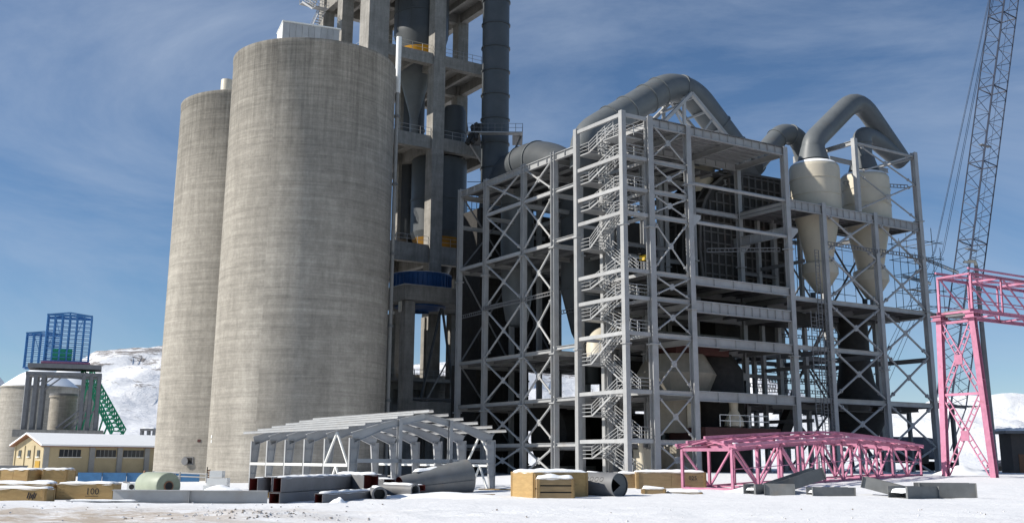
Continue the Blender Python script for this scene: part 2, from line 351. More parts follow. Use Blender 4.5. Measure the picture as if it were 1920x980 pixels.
def hills():
    prof = [(-900, 820), (-300, 815), (0, 800), (60, 755), (120, 690), (165, 660), (215, 651), (300, 655), (400, 668), (600, 700), (880, 684), (1025, 690), (1200, 722), (1430, 726), (1480, 738), (1540, 762), (1640, 772), (1720, 762), (1800, 745), (1900, 738), (2150, 752), (2800, 790)]
    def rid(x):
        for (a, b), (c, d) in zip(prof, prof[1:]):
            if a <= x <= c: return b+(d-b)*(x-a)/(c-a)
        return 820
    v = []; f = []; nx, ny = 420, 60
    for j in range(ny+1):
        t = j/ny
        for i in range(nx+1):
            x = -900+3700*i/nx; tx = (x-960)/2087; az = atan2(tx, 1); Dr = 1300+180*noise.noise(V3((x*.004, 0, 4)))
            D = 420+(Dr-420)*t if t <= .8 else 420+(Dr-420)*.8+(t-.8)*3000
            zr = CAMH+(866-rid(x))/2087*Dr*.84
            k = t/.8
            zz = zr*(sm01(0, 1, k)*.5+.5*min(1, k)**1.6) if k <= 1 else zr*(1-.8*(k-1)/.25)
            X = D*tx; Y = D
            a = noise.fractal(V3((X*.006, Y*.006, 1)), .9, 2.1, 7)*26*min(1, k*1.3)*max(.15, min(1, zr/60))
            a += -abs(noise.noise(V3((X*.011, Y*.006, 7))))*14*min(1, k)*max(.15, min(1, zr/60))
            if k > .85: a *= .35
            v.append((X, Y, max(-8, zz+a) if j else -12))
    n = nx+1
    for j in range(ny):
        for i in range(nx): f.append((j*n+i, j*n+i+1, (j+1)*n+i+1, (j+1)*n+i))
    me = bpy.data.meshes.new('snowy_hills'); me.from_pydata(v, [], f); smooth(me, 180)
    m = bpy.data.materials.new('snowy_hillside'); m.use_nodes = True; nt = m.node_tree; N = nt.nodes; L = nt.links; b = N['Principled BSDF']; b.inputs['Roughness'].default_value = .9
    g = N.new('ShaderNodeNewGeometry'); mp = N.new('ShaderNodeMapping'); mp.inputs['Scale'].default_value = (1, 1, 2.2); L.new(g.outputs['Position'], mp.inputs[0])
    n1 = N.new('ShaderNodeTexNoise'); n1.inputs['Scale'].default_value = .035; n1.inputs['Detail'].default_value = 12; n1.inputs['Roughness'].default_value = .72; L.new(mp.outputs[0], n1.inputs[0])
    sp = N.new('ShaderNodeSeparateXYZ'); L.new(g.outputs['Position'], sp.inputs[0])
    hz = N.new('ShaderNodeMapRange'); hz.inputs[1].default_value = 20; hz.inputs[2].default_value = 125; hz.inputs[3].default_value = -.10; hz.inputs[4].default_value = .10; L.new(sp.outputs[2], hz.inputs[0])
    ad = N.new('ShaderNodeMath'); L.new(n1.outputs[0], ad.inputs[0]); L.new(hz.outputs[0], ad.inputs[1])
    mr = N.new('ShaderNodeMapRange'); mr.inputs[1].default_value = .545; mr.inputs[2].default_value = .60; L.new(ad.outputs[0], mr.inputs[0])
    mx = N.new('ShaderNodeMix'); mx.data_type = 'RGBA'; mx.inputs['A'].default_value = (.80, .815, .84, 1); mx.inputs['B'].default_value = (.24, .22, .21, 1); L.new(mr.outputs[0], mx.inputs['Factor']); L.new(mx.outputs['Result'], b.inputs['Base Color'])
    bp = N.new('ShaderNodeBump'); bp.inputs['Strength'].default_value = .7; bp.inputs['Distance'].default_value = 5; L.new(n1.outputs[0], bp.inputs['Height']); L.new(bp.outputs[0], b.inputs['Normal'])
    me.materials.append(m); o = put('snowy_hills', me, Matrix()); o['kind'] = 'structure'
hills()

# ------------------------------------------------------------------ concrete silos
def silo(c, r, h, label, seed):
    base = gz(*c)-.6
    t = thing('concrete_silo', label, 'silo', (c[0], c[1], base))
    H = h-base
    wl = MB().lathe([(r, 0), (r, H*.25), (r, H*.5), (r, H*.75), (r, H-.5), (r+.05, H-.45), (r+.05, H), (r-.45, H), (r-.45, H-.6)], 128).mesh('wall', SILO, 50)
    put('wall', wl, Matrix.Translation((c[0], c[1], base)) @ Matrix.Rotation(seed, 4, 'Z'), t)
    MB().lathe([(r-.45, H-.6), (r*.6, H-.1), (.02, H+.1)], 64).build('roof', SNOWM, t, 60)
    b = MB().lathe([(r-.45, H+.004), (r-.2, H+.07), (r+.02, H+.004)], 128); b.build('rim_snow', SNOWM, t, 60)
    return t, base
big, zb = silo((-22.3, 115.9), 9.0, 45.0, 'large raw concrete silo in front of the concrete preheater tower', 1.3)
small, zs = silo((-33.0, 132.4), 9.0, 45.0, 'narrower looking concrete silo half hidden behind the large silo', 4.2)
# downpipe beside the big silo
t = thing('white_vent_pipe', 'tall white vent pipe up the right edge of the large silo', 'pipe', (-13.3, 116.6, 0))
p0 = at(748.5, 70, 118.5); p1 = at(748.5, 190, 118.5)
vx, vy = p0.x, p0.y
MB().tube([(vx, vy, p1.z+1), (vx, vy, p0.z)], .31, 16).world('pipe', WHITE, t, 40)
MB().tube([(vx, vy, .0), (vx, vy, p1.z+1)], .22, 14).world('shaded_lower_pipe', CONCP, t, 40)  # grey instead of white: shade on the lower pipe put into the colour
for z in (8, 16, 24, 32, 40): MB().tube([(vx, vy, z), (vx, vy, z+.25)], .36, 14).world('clamp', STEELD, t, 40)
# machine house on the big silo
h0 = at(530, 78, 117); hx = at(595, 78, 121); ztop = at(530, 41, 117).z
t = thing('rooftop_machine_house', 'pale sheet-clad machine house standing on top of the large silo', 'machine house', (h0.x, h0.y, h0.z-1))
ln = 6.5; X = V3((.93, .36, 0)).normalized(); Yd = V3((-X.y, X.x, 0)); zb_ = 44.6
for k in range(9): boxo('cladding_panel', h0+X*(ln*(k+.5)/9)+V3((0, 0, (zb_+ztop)/2-h0.z)), (ln/9-.03, .08, ztop-zb_), STEEL, t, X)
for k in range(5): boxo('cladding_panel', h0-X*.05+Yd*(4*(k+.5)/5)+V3((0, 0, (zb_+ztop)/2-h0.z)), (.08, 4/5-.03, ztop-zb_), WHITE, t, X)
boxo('roof', h0+X*(ln/2)+Yd*2+V3((0, 0, ztop-h0.z+.08)), (ln+.3, 4.3, .14), WHITE, t, X)
boxo('rear_wall', h0+X*(ln/2)+Yd*4.02+V3((0, 0, (zb_+ztop)/2-h0.z)), (ln, .08, ztop-zb_), STEEL, t, X)
# cream vent on the small silo
p = at(425, 170, 128); q = at(425, 151, 128)
t = thing('rooftop_vent_drum', 'cream vent drum on the rim of the rear silo', 'vent', (p.x, p.y, 44.6))
MB().lathe([(.02, q.z), (.72, q.z), (.75, q.z-.06), (.75, 44.5)], 28, (p.x, p.y, 0)).world('drum', CREAM, t, 40)
MB().lathe([(.75, 45.25), (.82, 45.25), (.82, 45.1), (.75, 45.1)], 28, (p.x, p.y, 0)).world('collar', CREAM, t, 40)
# hatch, signs, door and pipe on the small silo
def on_silo(c, r, px, zz, off=.0):
    d = ray(px, 800); d = V3((d.x, d.y, 0)); a = d.dot(d); b = -2*d.dot(V3((c[0], c[1], 0))); cc = c[0]**2+c[1]**2-(r+off)**2; s_ = (-b-sqrt(max(0, b*b-4*a*cc)))/(2*a); p = d*s_; nrm = V3((p.x-c[0], p.y-c[1], 0)).normalized(); return V3((p.x, p.y, zz)), nrm
def plate(parent, name, c, r, px, zz, wd, hg, dp, mt, off=0):
    p, n = on_silo(c, r, px, zz, off); return boxo(name, p, (dp, wd, hg), mt, parent, n)
SM = (-33.0, 132.4); BG = (-22.3, 115.9)
zz = at(356, 863, 124).z
plate(small, 'hatch_frame', SM, 9, 358, zz, 1.25, .85, .12, STEELD); plate(small, 'hatch_opening', SM, 9, 358, zz, 1.0, .62, .16, RUB)
p, n = on_silo(SM, 9, 351, zz-.05, .3); MB().tube([p-n*.05, p+n*.05], .42, 16).world('hatch_door', STEELD, small, 40)
plate(small, 'warning_sign', SM, 9, 375, at(375, 826, 125).z, .38, .3, .04, REDM, .03)
plate(big, 'paper_notice', BG, 9, 398, at(398, 818, 112).z, .28, .3, .03, WHITE, .03); plate(big, 'paper_notice', BG, 9, 398, at(398, 827, 112).z, .28, .3, .03, WHITE, .03)
p, n = on_silo(BG, 9, 394, .6)
b = MB()
t = thing('louvred_gate', 'small dark slatted gate between the two silos', 'gate', (-30.8, 111.5, gz(-31, 111)))
gx = at(396, 893, 111.0)
for k in range(7): boxo('slat', gx+V3((0, 0, -.72+k*.22)), (.8, .06, .14), BROWN, t)
for s_ in (-1, 1): boxo('post', gx+V3((s_*.44, 0, 0)), (.08, .1, 1.9), RUB, t)
t = thing('service_pipe', 'white service pipe rail running along the foot of the rear silo', 'pipe', at(290, 884, 112))
a, c = at(288, 884, 112), at(388, 888, 110)
for dz in (0, -.32): bar('rail_pipe', a+V3((0, 0, dz)), c+V3((0, 0, dz)), .12, shape='pipe', mt=STEEL, parent=t)
for k in range(3): q = a.lerp(c, k/2); bar('post', q+V3((0, 0, .1)), V3((q.x, q.y, gz(q.x, q.y)-.2)), .14, mt=STEEL, parent=t)

# ------------------------------------------------------------------ concrete preheater tower
TA = V3((-10.8, 145.2, 0))
def T(u, v, z=0): return TA+BU*u+BV*v+ZUP*z
tow = thing('preheater_tower', 'tall open concrete preheater tower behind the silos, open floors with railings', 'tower', T(0, 9, .3))
TU, TV = (-9.4, .55, 10.2), (1.0, 11.2, 18.4)
for i, u in enumerate(TU):
    for j, v in enumerate(TV):
        wd = 3.1 if (i == 0 and j == 0) else 1.85
        zc = [.0, 14, 28, 44.2, 56.6, 68.5, 84]
        for a, b_ in zip(zc, zc[1:]): boxo('column', T(u, v, (a+b_)/2+.01), (wd-(.0 if a < 50 else .06), wd-(.0 if a < 50 else .06), b_-a-.02), CONC, tow, BU)
LV = [(12.5, 1.6), (30.5, 2.5), (46.0, 1.85), (58.25, 1.65), (70.3, 1.7), (82, 1.7)]
for z, d in LV:
    for v in TV:
        for a, b_ in zip(TU, TU[1:]): bar('beam', T(a+.9, v, z-d/2), T(b_-.9, v, z-d/2), 1.1, d, mt=CONC, parent=tow)
    for u in TU:
        for a, b_ in zip(TV, TV[1:]): bar('beam', T(u, a+.9, z-d/2), T(u, b_-.9, z-d/2), 1.05, d-.05, mt=CONC, parent=tow)
    for u in (-5.9, -2.6, 3.6, 6.8): bar('joist', T(u, TV[0]+.5, z-.75), T(u, TV[2]-.5, z-.75), .5, 1.0, mt=CONC, parent=tow)
    boxo('floor_slab', T(.4, 9.7, z-.12), (18.4, 16.6, .22), CONC, tow, BU)
    rail(tow, [T(TU[0]+1, .55, z), T(TU[1]-1, .55, z)], 1.15, 1.5, CREAM if z > 50 else STEEL); rail(tow, [T(TU[1]+1, .55, z), T(TU[2]+.6, .55, z), T(TU[2]+.7, 10, z)], 1.15, 1.5, STEEL)
    rail(tow, [T(TU[0]-.4, 2.8, z), T(TU[0]-.4, 17, z)], 1.15, 1.5, STEEL)
# external steel stairs on the lit left side
def zigzag(parent, o, dx, dy, z0, z1, step, wd=.9, mt=STEEL):
    z = z0; k = 0
    while z < z1:
        a = o+(dx if k % 2 else V3()); b_ = o+(V3() if k % 2 else dx); off = dy*(.0 if k % 2 else 1)
        p = a+off+ZUP*z; q = b_+off+ZUP*(z+step); fl = MB(); nrm = dy.normalized()
        for s_ in (0, wd): fl.bar(p+nrm*s_, q+nrm*s_, .06, .26)
        f = fl.world('stair_flight', mt, parent); tr = MB(); n = int(step/.26)
        for i in range(n): c = p.lerp(q, (i+.5)/n)+nrm*wd/2; tr.bar(c-nrm*wd*.48, c+nrm*wd*.48, .25, .05)
        tr.world('treads', mt, f)
        h = MB()
        for s_ in (0, wd):
            for hh in (.5, 1.0): h.bar(p+nrm*s_+ZUP*hh, q+nrm*s_+ZUP*hh, .05)
            for i in range(5): c = p.lerp(q, i/4)+nrm*s_; h.bar(c, c+ZUP, .05)
        h.world('handrail', mt, f)
        e = b_+ZUP*(z+step); ex = (dx.normalized())*(-.6 if k % 2 else .6)
        boxo('landing', e+ex+dy*.5+nrm*wd/2, (1.2, dy.length+wd, .08), mt, parent, dx)
        rail(parent, [e+ex*2, e+ex*2+dy+nrm*wd], 1.0, 1, mt, .05)
        z += step; k += 1
so_ = T(-12.2, 12.2)
zigzag(tow, so_, -BV*-4.2, -BU*1.1, 40, 78, 2.6)

# cyclones of the tower
def cyclone(label, c, prof, bands, mt=DUCT, group='preheater cyclones in the tower'):
    t = thing('preheater_cyclone', label, 'cyclone', (c.x, c.y, prof[-1][1]), 0, group)
    MB().lathe(prof, 48, (c.x, c.y, 0)).world('shell', mt, t, 35)
    for r, z in bands: MB().lathe([(r, z-.12), (r+.12, z-.12), (r+.12, z+.12), (r, z+.12)], 48, (c.x, c.y, 0)).world('stiffener_ring', mt, t, 30)
    return t
c = at(790, 60, 151)
t = cyclone('grey cyclone vessel with orange cone behind the upper tower railing', c, [(4.0, 80), (4.0, 63.4), (4.0, 62.8), (3.35, 60.5)], [(4.0, 66), (4.0, 70)])
MB().lathe([(3.35, 60.5), (2.7, 58.2)], 48, (c.x, c.y, 0)).world('orange_cone', ORANGE, t, 35)
MB().lathe([(2.7, 58.2), (2.3, 56.6), (.8, 51.3), (.62, 50.4), (.62, 46)], 40, (c.x-.75, c.y, 0)).world('hopper', DUCT2, t, 35)
for k in range(10):
    a = 2*pi*k/10; bar('seam', V3((c.x+4.02*cos(a), c.y+4.02*sin(a), 63)), V3((c.x+4.02*cos(a), c.y+4.02*sin(a), 80)), .08, mt=DUCT, parent=t)
c = at(822, 400, 152)
t = cyclone('dark cyclone vessel with orange lower band above the blue ring tank', c, [(4.0, 44), (4.0, 33.3)], [(4.0, 38)])
MB().lathe([(4.0, 33.3), (3.7, 32.4)], 48, (c.x, c.y, 0)).world('skirt', DUCT, t, 35); MB().lathe([(3.7, 32.4), (2.9, 30.6)], 48, (c.x, c.y, 0)).world('orange_cone', mat('shaded_orange_primer', (.27, .14, .02), .7, .2, 1), t, 35)  # lower orange is a darker copy, its shade put into the colour
MB().lathe([(2.9, 30.6), (1.0, 26), (1.0, 24)], 40, (c.x, c.y, 0)).world('hopper', DUCT, t, 35)
c = at(852, 232, 154)
cyclone('dark narrow riser vessel right of the tower column', c, [(.05, 53.4), (1.4, 53), (1.7, 52.2), (1.7, 46), (1.7, 40)], [(1.7, 49)])
c = at(768, 240, 156)
cyclone('dark riser vessel left of the tower column near silo', c, [(2.2, 57), (2.2, 46), (2.2, 33)], [(2.2, 50)])
t = thing('leaning_duct_stub', 'pair of crossed dark beams leaning on the tower floor', 'beam pair', at(884, 262, 147))
for a, b_ in (((876, 270), (895, 232)), ((893, 262), (886, 236)), ((884, 268), (902, 234))): bar('dark_beam', at(*a, 142), at(*b_, 143), .5, .6, mt=BLACK, parent=t)

# portal in front of the tower, blue ring tank
PC = V3((-12.5, 132, 0))
def PT(u, v, z=0): return PC+BU*u+BV*v+ZUP*z
t = thing('concrete_portal', 'low concrete table frame carrying the blue ring tank', 'concrete frame', PT(5, 5, .3))
for u in (.15, 11.3):
    for v in (.7, 9.0): boxo('column', PT(u, v, 10.4), (1.35, 1.35, 21), CONC, t, BU)
boxo('slab', PT(5.8, 4.9, 21.9), (13.2, 10.4, 1.85), CONC, t, BU)
boxo('slab_edge_cap', PT(5.8, 4.9, 22.86), (13.5, 10.7, .1), STEEL, t, BU)
boxo('light_panel', PT(-.86, .8, 20.2), (.08, .8, 1.3), CREAM, t, BU)
bar('beam', PT(.8, .7, 8.0), PT(10.7, .7, 8.0), 1.0, 1.6, mt=CONC, parent=t); bar('beam', PT(.8, 9, 8.0), PT(10.7, 9, 8.0), 1.0, 1.6, mt=CONC, parent=t)
for u in (3.1, 5.4, 8.4): boxo('rear_wall_pier', PT(u, 11.3, 10.4), (1.0, 1.0, 20.4), CONC, t, BU)
boxo('rear_wall', PT(6.9, 12.1, 6.5), (10, .3, 13), CONC, t, BU)
boxo('floor_slab', PT(5.8, 9.5, 12.0), (13, 4, .4), CONC, t, BU)
rail(t, [PT(-.3, 8.4, 12.2), PT(11, 8.4, 12.2)], 1.1, 1.4, STEEL)
bar('diagonal_strut', PT(3.2, 1, 9.0), PT(6.6, 1.6, 14.4), .2, shape='pipe', mt=STEEL, parent=t)
bar('diagonal_strut', PT(2.6, 1.4, 9.0), PT(5.2, 1.4, 20.5), .35, shape='pipe', mt=DUCT, parent=t); bar('diagonal_strut', PT(7.4, 1.4, 9.0), PT(5.4, 1.4, 20.5), .35, shape='pipe', mt=DUCT, parent=t)
boxo('service_deck', PT(6, 2.5, 9.2), (10, 4, .2), STEELD, t, BU)
rc = PT(3.9, 4.6, 0)
t = thing('blue_ring_tank', 'dark blue ribbed ring tank on the concrete table frame', 'tank', (rc.x, rc.y, 22.95))
MB().lathe([(3.6, 23.0), (3.85, 23.0), (3.85, 24.75), (4.0, 24.75), (4.0, 24.9), (3.5, 24.9), (3.5, 23.6), (.05, 23.5)], 64, (rc.x, rc.y, 0)).world('shell', BLUE, t, 35)
for k in range(40):
    a = 2*pi*k/40; p = V3((rc.x+3.92*cos(a), rc.y+3.92*sin(a), 0)); bar('rib', p+ZUP*23.05, p+ZUP*24.7, .14, .1, mt=BLUE, parent=t)
MB().lathe([(3.3, 20.95), (3.3, 20.75), (1.2, 20.4), (1.2, 20.2)], 40, (rc.x, rc.y, 0)).world('underside_cone', BLUE, t, 35)
MB().lathe([(3.9, 24.9), (3.98, 24.95), (3.7, 24.97)], 64, (rc.x, rc.y, 0)).world('snow_rim', SNOWM, t, 35)

# tall riser duct beside the tower
dc = V3((-2.45, 146.0, 0))
t = thing('riser_duct', 'tall vertical dark grey duct right of the concrete tower', 'duct', (dc.x, dc.y, 28))
MB().lathe([(1.93, 22), (1.93, 84)], 48, dc).world('pipe', DUCT, t, 40)
for k in range(13): z = 41.4+k*3.55; MB().lathe([(1.93, z-.1), (2.08, z-.1), (2.08, z+.1), (1.93, z+.1)], 48, dc).world('flange', DUCT, t, 30)
rd = [dc+ZUP*33, dc+V3((.6, 0, 38.0)), dc+V3((2.6, -2.2, 40.6)), dc+V3((5.4, -6.5, 41.0)), dc+V3((8.0, -12, 39.0)), dc+V3((9.6, -16, 36)), dc+V3((10.2, -18, 32))]
pp = curve_pts(rd, 6)
MB().tube(pp, 2.35, 32).world('branch_elbow', DUCT, t, 50)
for i in (15, 19): flange(pp, i, 2.5, DUCT2, t, .2)
snp = [p+ZUP*2.3 for p in pp[4:17]]; b = MB(); b.tube(snp, [.02]+[.22]*11+[.02], 8); b.world('snow_cover', SNOWM, t, 60)
# platform round the duct
pl = thing('duct_platform', 'railed steel platform bracketed around the tall riser duct', 'platform', dc+ZUP*45.8)
for a, b_, c_, d in ((-4.0, -2.2, -7.4, -2.0), (2.2, 3.6, -7.4, -2.4)): boxo('deck', T(10.2, 0, 45.6)+V3(((a+b_)/2, (c_+d)/2, 0)), (b_-a, d-c_, .12), STEELD, pl)
boxo('deck', T(10.2, 0, 45.6)+V3((-.2, -8, 0)), (7.6, 1.2, .15), STEEL, pl)
o = T(10.2, 0, 45.7)
rail(pl, [o+V3((-4.0, -2, 0)), o+V3((-4.0, -8.5, 0)), o+V3((3.6, -8.5, 0)), o+V3((3.6, -6, 0)), o+V3((3.6, -2.2, 0))], 1.15, 1.0, STEELD)
for q, r_ in ((V3((-4.2, -5, -.1)), V3((-1.9, -5, -3.8))), (V3((3.4, -6.5, -.1)), V3((1.9, -5, -3.0)))): bar('bracket', o+q, o+r_, .2, mt=STEELD, parent=pl)
# scaffolding behind left bay
sc = thing('tube_scaffold', 'thin tube scaffold beside the lower tower floors', 'scaffold', at(885, 470, 150))
a = at(874, 470, 150); b_ = at(902, 470, 150); zt = at(885, 365, 150).z
for k in range(4): p = a.lerp(b_, k/3); bar('standard', p-ZUP*4, V3((p.x, p.y, zt)), .1, shape='rod', mt=DUCT, parent=sc)
for k in range(7): z = a.z-2+k*2; bar('ledger', V3((a.x, a.y, z)), V3((b_.x, b_.y, z)), .1, shape='rod', mt=DUCT, parent=sc)

# ------------------------------------------------------------------ steel process building
ZB = .5
bd = thing('steel_process_building', 'large open grey steel frame building with X bracing and ducts on its roof', 'building', G(20, 8, ZB))
def col(u, v, z0, z1, wd=.55, par=None, sp=()):
    par = par or bd
    o = bar('column', G(u, v, z0), G(u, v, z1), wd, wd, 'I' if wd > .5 else 'box', STEEL, par, upv=BV)
    for z in sp: boxo('splice_plate', G(u, v, z), (wd+.28, wd+.28, .12), STEEL, par, BU)
    return o
def beam(u0, v0, u1, v1, z, h=.6, wd=.3, mt=None, par=None, name='beam', shape='I', stiff=0):
    o = bar(name, G(u0, v0, z-h/2), G(u1, v1, z-h/2), wd, h, shape, mt or STEEL, par or bd)
    if stiff:
        d = G(u1, v1)-G(u0, v0); n = int(d.length/stiff); dn = d.normalized()
        for k in range(1, n): boxo('stiffener', G(u0, v0, z-h/2)+dn*(d.length*k/n), (.03, wd*.96, h*.82), mt or STEEL, o, dn)
    return o
def xbrace(u0, v0, u1, v1, z0, z1, d=.2, mt=None, par=None, gus=.75):
    par = par or bd; mt = mt or STEEL; A, B, C_, D = G(u0, v0, z0), G(u1, v1, z1), G(u0, v0, z1), G(u1, v1, z0)
    n = (B-A).cross(D-C_).normalized()*.02
    bar('brace', A, B, d, shape='pipe', mt=mt, parent=par); bar('brace', C_+n, D+n, d, shape='pipe', mt=mt, parent=par)
    c = (A+B)/2; X = V3((B.x-A.x, B.y-A.y, 0)).normalized()
    if gus:
        b = MB(); pts = []
        for k in range(8): a = 2*pi*k/8+pi/8; rr = gus*(.5 if k % 2 else .42); pts.append(c+X*cos(a)*rr+ZUP*sin(a)*rr)
        nn = X.cross(ZUP); b.prism([tuple(p) for p in pts], -.05, .05, nn); b.world('gusset_plate', mt, par)
        if mt is STEEL:
            for P, Q in ((A, B), (B, A), (C_, D), (D, C_)):
                dd = (Q-P).normalized(); f = P+dd*(Q-P).length*.12; bar('brace_collar', f-dd*.06, f+dd*.06, d*1.9, shape='pipe', mt=mt, parent=par)
# left face
LVv = (11.27, 16.95, 24.7, 30.5)
for v in LVv: col(0, v, ZB, 32.95, .6 if v == 11.27 else .52, sp=(7.4, 12.2, 22.9) if v < 20 else (7.1, 21.9))
for z in (28.9, 23.5, 12.7, 7.9, 3.6):
    for a, b_ in zip(LVv, LVv[1:]):
        if b_ > 25 and z in (28.9,): continue
        beam(0, a+.3, 0, b_-.3, z, .35, .3, shape='box' if z > 20 else 'I')
    beam(0, 7.6, 0, 11, z if z not in (23.5, 12.7) else z+.2, .35, .3)
for a, b_ in ((11.27, 16.95), (16.95, 24.7)):
    for z0, z1 in ((28.9, 32.4), (23.5, 28.6), (18.2, 23.2), (12.7, 18.2), (7.9, 12.4), (3.6, 7.6), (ZB, 3.3)): xbrace(0, a, 0, b_, z0, z1, .22)
beam(0, 7.6, 0, 30.5, 32.7, .75, .35, stiff=1.6)
for v in LVv[1:3]: tray(bd, G(-.3, v, 18.2), G(-.3, v+ (7.7 if v > 20 else 7.7), 18.2)) if v < 20 else None
tray(bd, G(-.2, 11.3, 18.3), G(-.2, 24.6, 18.1)); tray(bd, G(.3, 24.9, 18.0), G(.3, 30.4, 17.9)); tray(bd, G(6, 8, 17.6), G(6, 20, 17.6)); tray(bd, G(6, 2, 19.6), G(6, 12, 19.6))
# left roof: deck and purlins, more rows of columns inside
boxo('roof_deck', G(10.2, 19.2, 32.66), (20.4, 23.6, .1), DECK, bd, BU)
for k in range(11): u = .9+k*1.75; bar('purlin', G(u, 7.5, 32.45), G(u, 30.9, 32.45), .16, .3, 'I', STEEL, bd)
for v in LVv: beam(.3, v, 20, v, 32.3, .6, .3)
for u in (7.2, 14.0, 20.5):
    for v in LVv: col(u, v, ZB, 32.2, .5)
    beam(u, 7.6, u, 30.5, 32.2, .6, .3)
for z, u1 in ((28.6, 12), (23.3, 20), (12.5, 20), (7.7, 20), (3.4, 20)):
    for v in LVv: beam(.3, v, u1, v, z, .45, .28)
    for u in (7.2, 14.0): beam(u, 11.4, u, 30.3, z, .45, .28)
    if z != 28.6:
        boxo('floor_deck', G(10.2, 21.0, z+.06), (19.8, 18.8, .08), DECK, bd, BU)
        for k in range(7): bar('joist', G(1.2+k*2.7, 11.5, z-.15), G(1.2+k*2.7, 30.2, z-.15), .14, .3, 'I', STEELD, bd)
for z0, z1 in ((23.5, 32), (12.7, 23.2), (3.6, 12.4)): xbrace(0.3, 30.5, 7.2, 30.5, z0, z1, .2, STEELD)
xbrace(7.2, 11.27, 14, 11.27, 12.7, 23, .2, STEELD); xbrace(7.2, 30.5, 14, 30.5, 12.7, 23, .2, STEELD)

# right face
RZ = 34.24
LVL = (RZ, 30.1, 27.1, 24.7, 19.25, 16.85, 13.45, 8.25, 3.8, ZB)
col(3.2, 0, ZB, RZ+.1, .64, sp=(12.4, 23.4)); col(8.1, 0, ZB, RZ, .58, sp=(16.0, 28.2)); col(21.6, 0, ZB, RZ, .6, sp=(12.3, 23.3)); 
for i, (a, b_) in enumerate(zip(LVL, LVL[1:])):
    xbrace(3.4, 0, 7.9, 0, b_+.1, a-.35, .17, gus=.7)
    if i: beam(3.5, 0, 7.85, 0, a, .42, .28)
beam(3.5, 0, 21.4, 0, RZ, .95, .34, stiff=1.1)
for z, h, st in ((19.25, .85, 2.2), (16.9, 1.15, 1.0), (13.48, .95, 2.2), (8.37, .95, 2.2)): beam(8.4, 0, 21.3, 0, z, h, .36, stiff=st)
for z in (28.6, 24.75): bar('tie_pipe', G(8.3, 0, z-.15), G(21.4, 0, z-.15), .38, shape='pipe', mt=STEEL, parent=bd)
beam(8.4, 6.5, 21.3, 6.5, 11.0, .8, .34, stiff=2.4); beam(8.4, 7.35, 21.3, 7.35, 14.8, .7, .34, stiff=2.4)
# corbel brackets
for u, v, z in ((8.1, 0, 25.3), (21.6, 0, 25.6), (21.6, 6.9, 25.2)):
    MB().prism([tuple(G(u+.3, v, z)), tuple(G(u+1.3, v, z)), tuple(G(u+1.3, v, z-.35)), tuple(G(u+.3, v, z-1.3))], -.22, .22, BV).world('bracket', STEEL, bd)
# right roof
for v in (6.9,): beam(3.5, v, 21.3, v, RZ-.2, .9, .34, stiff=1.4)
boxo('roof_deck', G(12.4, 5.6, RZ-.05), (18.6, 11.6, .1), DECK, bd, BU)
for k in range(12): v = .9+k*.95; bar('purlin', G(3.3, v, RZ-.28), G(21.6, v, RZ-.28), .15, .3, 'I', STEEL, bd)
for u in (3.2, 8.1, 14.8, 21.6): beam(u, .3, u, 11.2, RZ-.42, .6, .3)
rs = snow(bd, G(12.4, 5.5, RZ+.0), (18.4, 11.4), BU, .12)
rs2 = snow(bd, G(10.2, 19.4, 32.71), (20.2, 23.2), BU, .12, seed=2)
for u in (3.2, 8.1, 14.8, 21.6):
    for v in (6.9, 11.27): col(u, v, ZB, 33.3 if v < 8 else 33.6, .55, sp=(12.3, 22.4))
# inner floors right block
for z in (3.8, 8.2, 13.3, 16.7, 19.1):
    for u in (8.1, 14.8, 21.6): beam(u, .3, u, 11.2, z-.05, .55, .28)
    for v in (6.9, 11.27): beam(3.4, v, 21.3, v, z, .6, .3)
    u0 = 8.3 if z in (3.8,) else 3.4
    boxo('floor_deck', G((u0+21.4)/2+ (0 if z > 5 else 0), 5.7, z+.06), (21.4-u0, 11, .08), DECK, bd, BU)
    for k in range(9): bar('joist', G(4.2+k*2.05, .3, z-.12), G(4.2+k*2.05, 11, z-.12), .13, .26, 'I', STEELD, bd)
beam(21.6, .35, 21.6, 20, 25.7, 1.0, .3, stiff=1.6); beam(21.6, .35, 21.6, 16, 28.35, .7, .3)
for k in range(6): bar('joist', G(16.4+k*.9, 6.9, 27.9), G(16.4+k*.9, 11.2, 27.9), .15, .28, 'I', STEELD, bd)
beam(14.8, 6.9, 21.4, 6.9, 28.2, .5, .28)
# right-hand bays
RU = (21.6, 27.05, 35.35, 43.2)
col(27.05, 0, ZB, 28.9, .55, sp=(12.2,)); col(35.35, 0, ZB, 28.9, .55, sp=(11.6,)); col(43.2, 0, ZB, 37.1, .6, sp=(18.4, 28.9)); col(32.9, 0, 28.7, 37.1, .5)
for a, b_ in zip(RU, RU[1:]): beam(a+.35, 0, b_-.3, 0, 28.65, 1.05, .34, stiff=.95)
for z in (18.5, 13.48, 8.3):
    for a, b_ in zip(RU, RU[1:]):
        if z == 13.48 and a > 30: continue
        beam(a+.35, 0, b_-.3, 0, z, .45 if z != 8.3 else .5, .32)
for a, b_ in ((27.05, 35.35), (35.35, 43.2)):
    for z0, z1 in ((23.7, 28.0), (18.7, 23.5), (13.5, 18.1), (8.5, 13.4), (3.6, 8.0), (ZB, 3.6)): xbrace(a+.2, 0, b_-.2, 0, z0, z1, .24)
xbrace(33, 0, 43, 0, 29.0, 33.2, .18); xbrace(33, 0, 43, 0, 33.2, 36.7, .18)
for a, b_ in ((32.9, 43.0),): bar('tie_pipe', G(a, 0, 36.6), G(b_, 0, 36.6), .3, shape='pipe', mt=STEEL, parent=bd)
bar('tie_pipe', G(43, 0, 36.4), G(43, 8, 36.4), .3, shape='pipe', mt=STEEL, parent=bd); beam(32.9, .2, 32.9, 8.6, 36.9, .5, .3, stiff=1.6); beam(33, 3.6, 43, 3.6, 35.9, .5, .3)
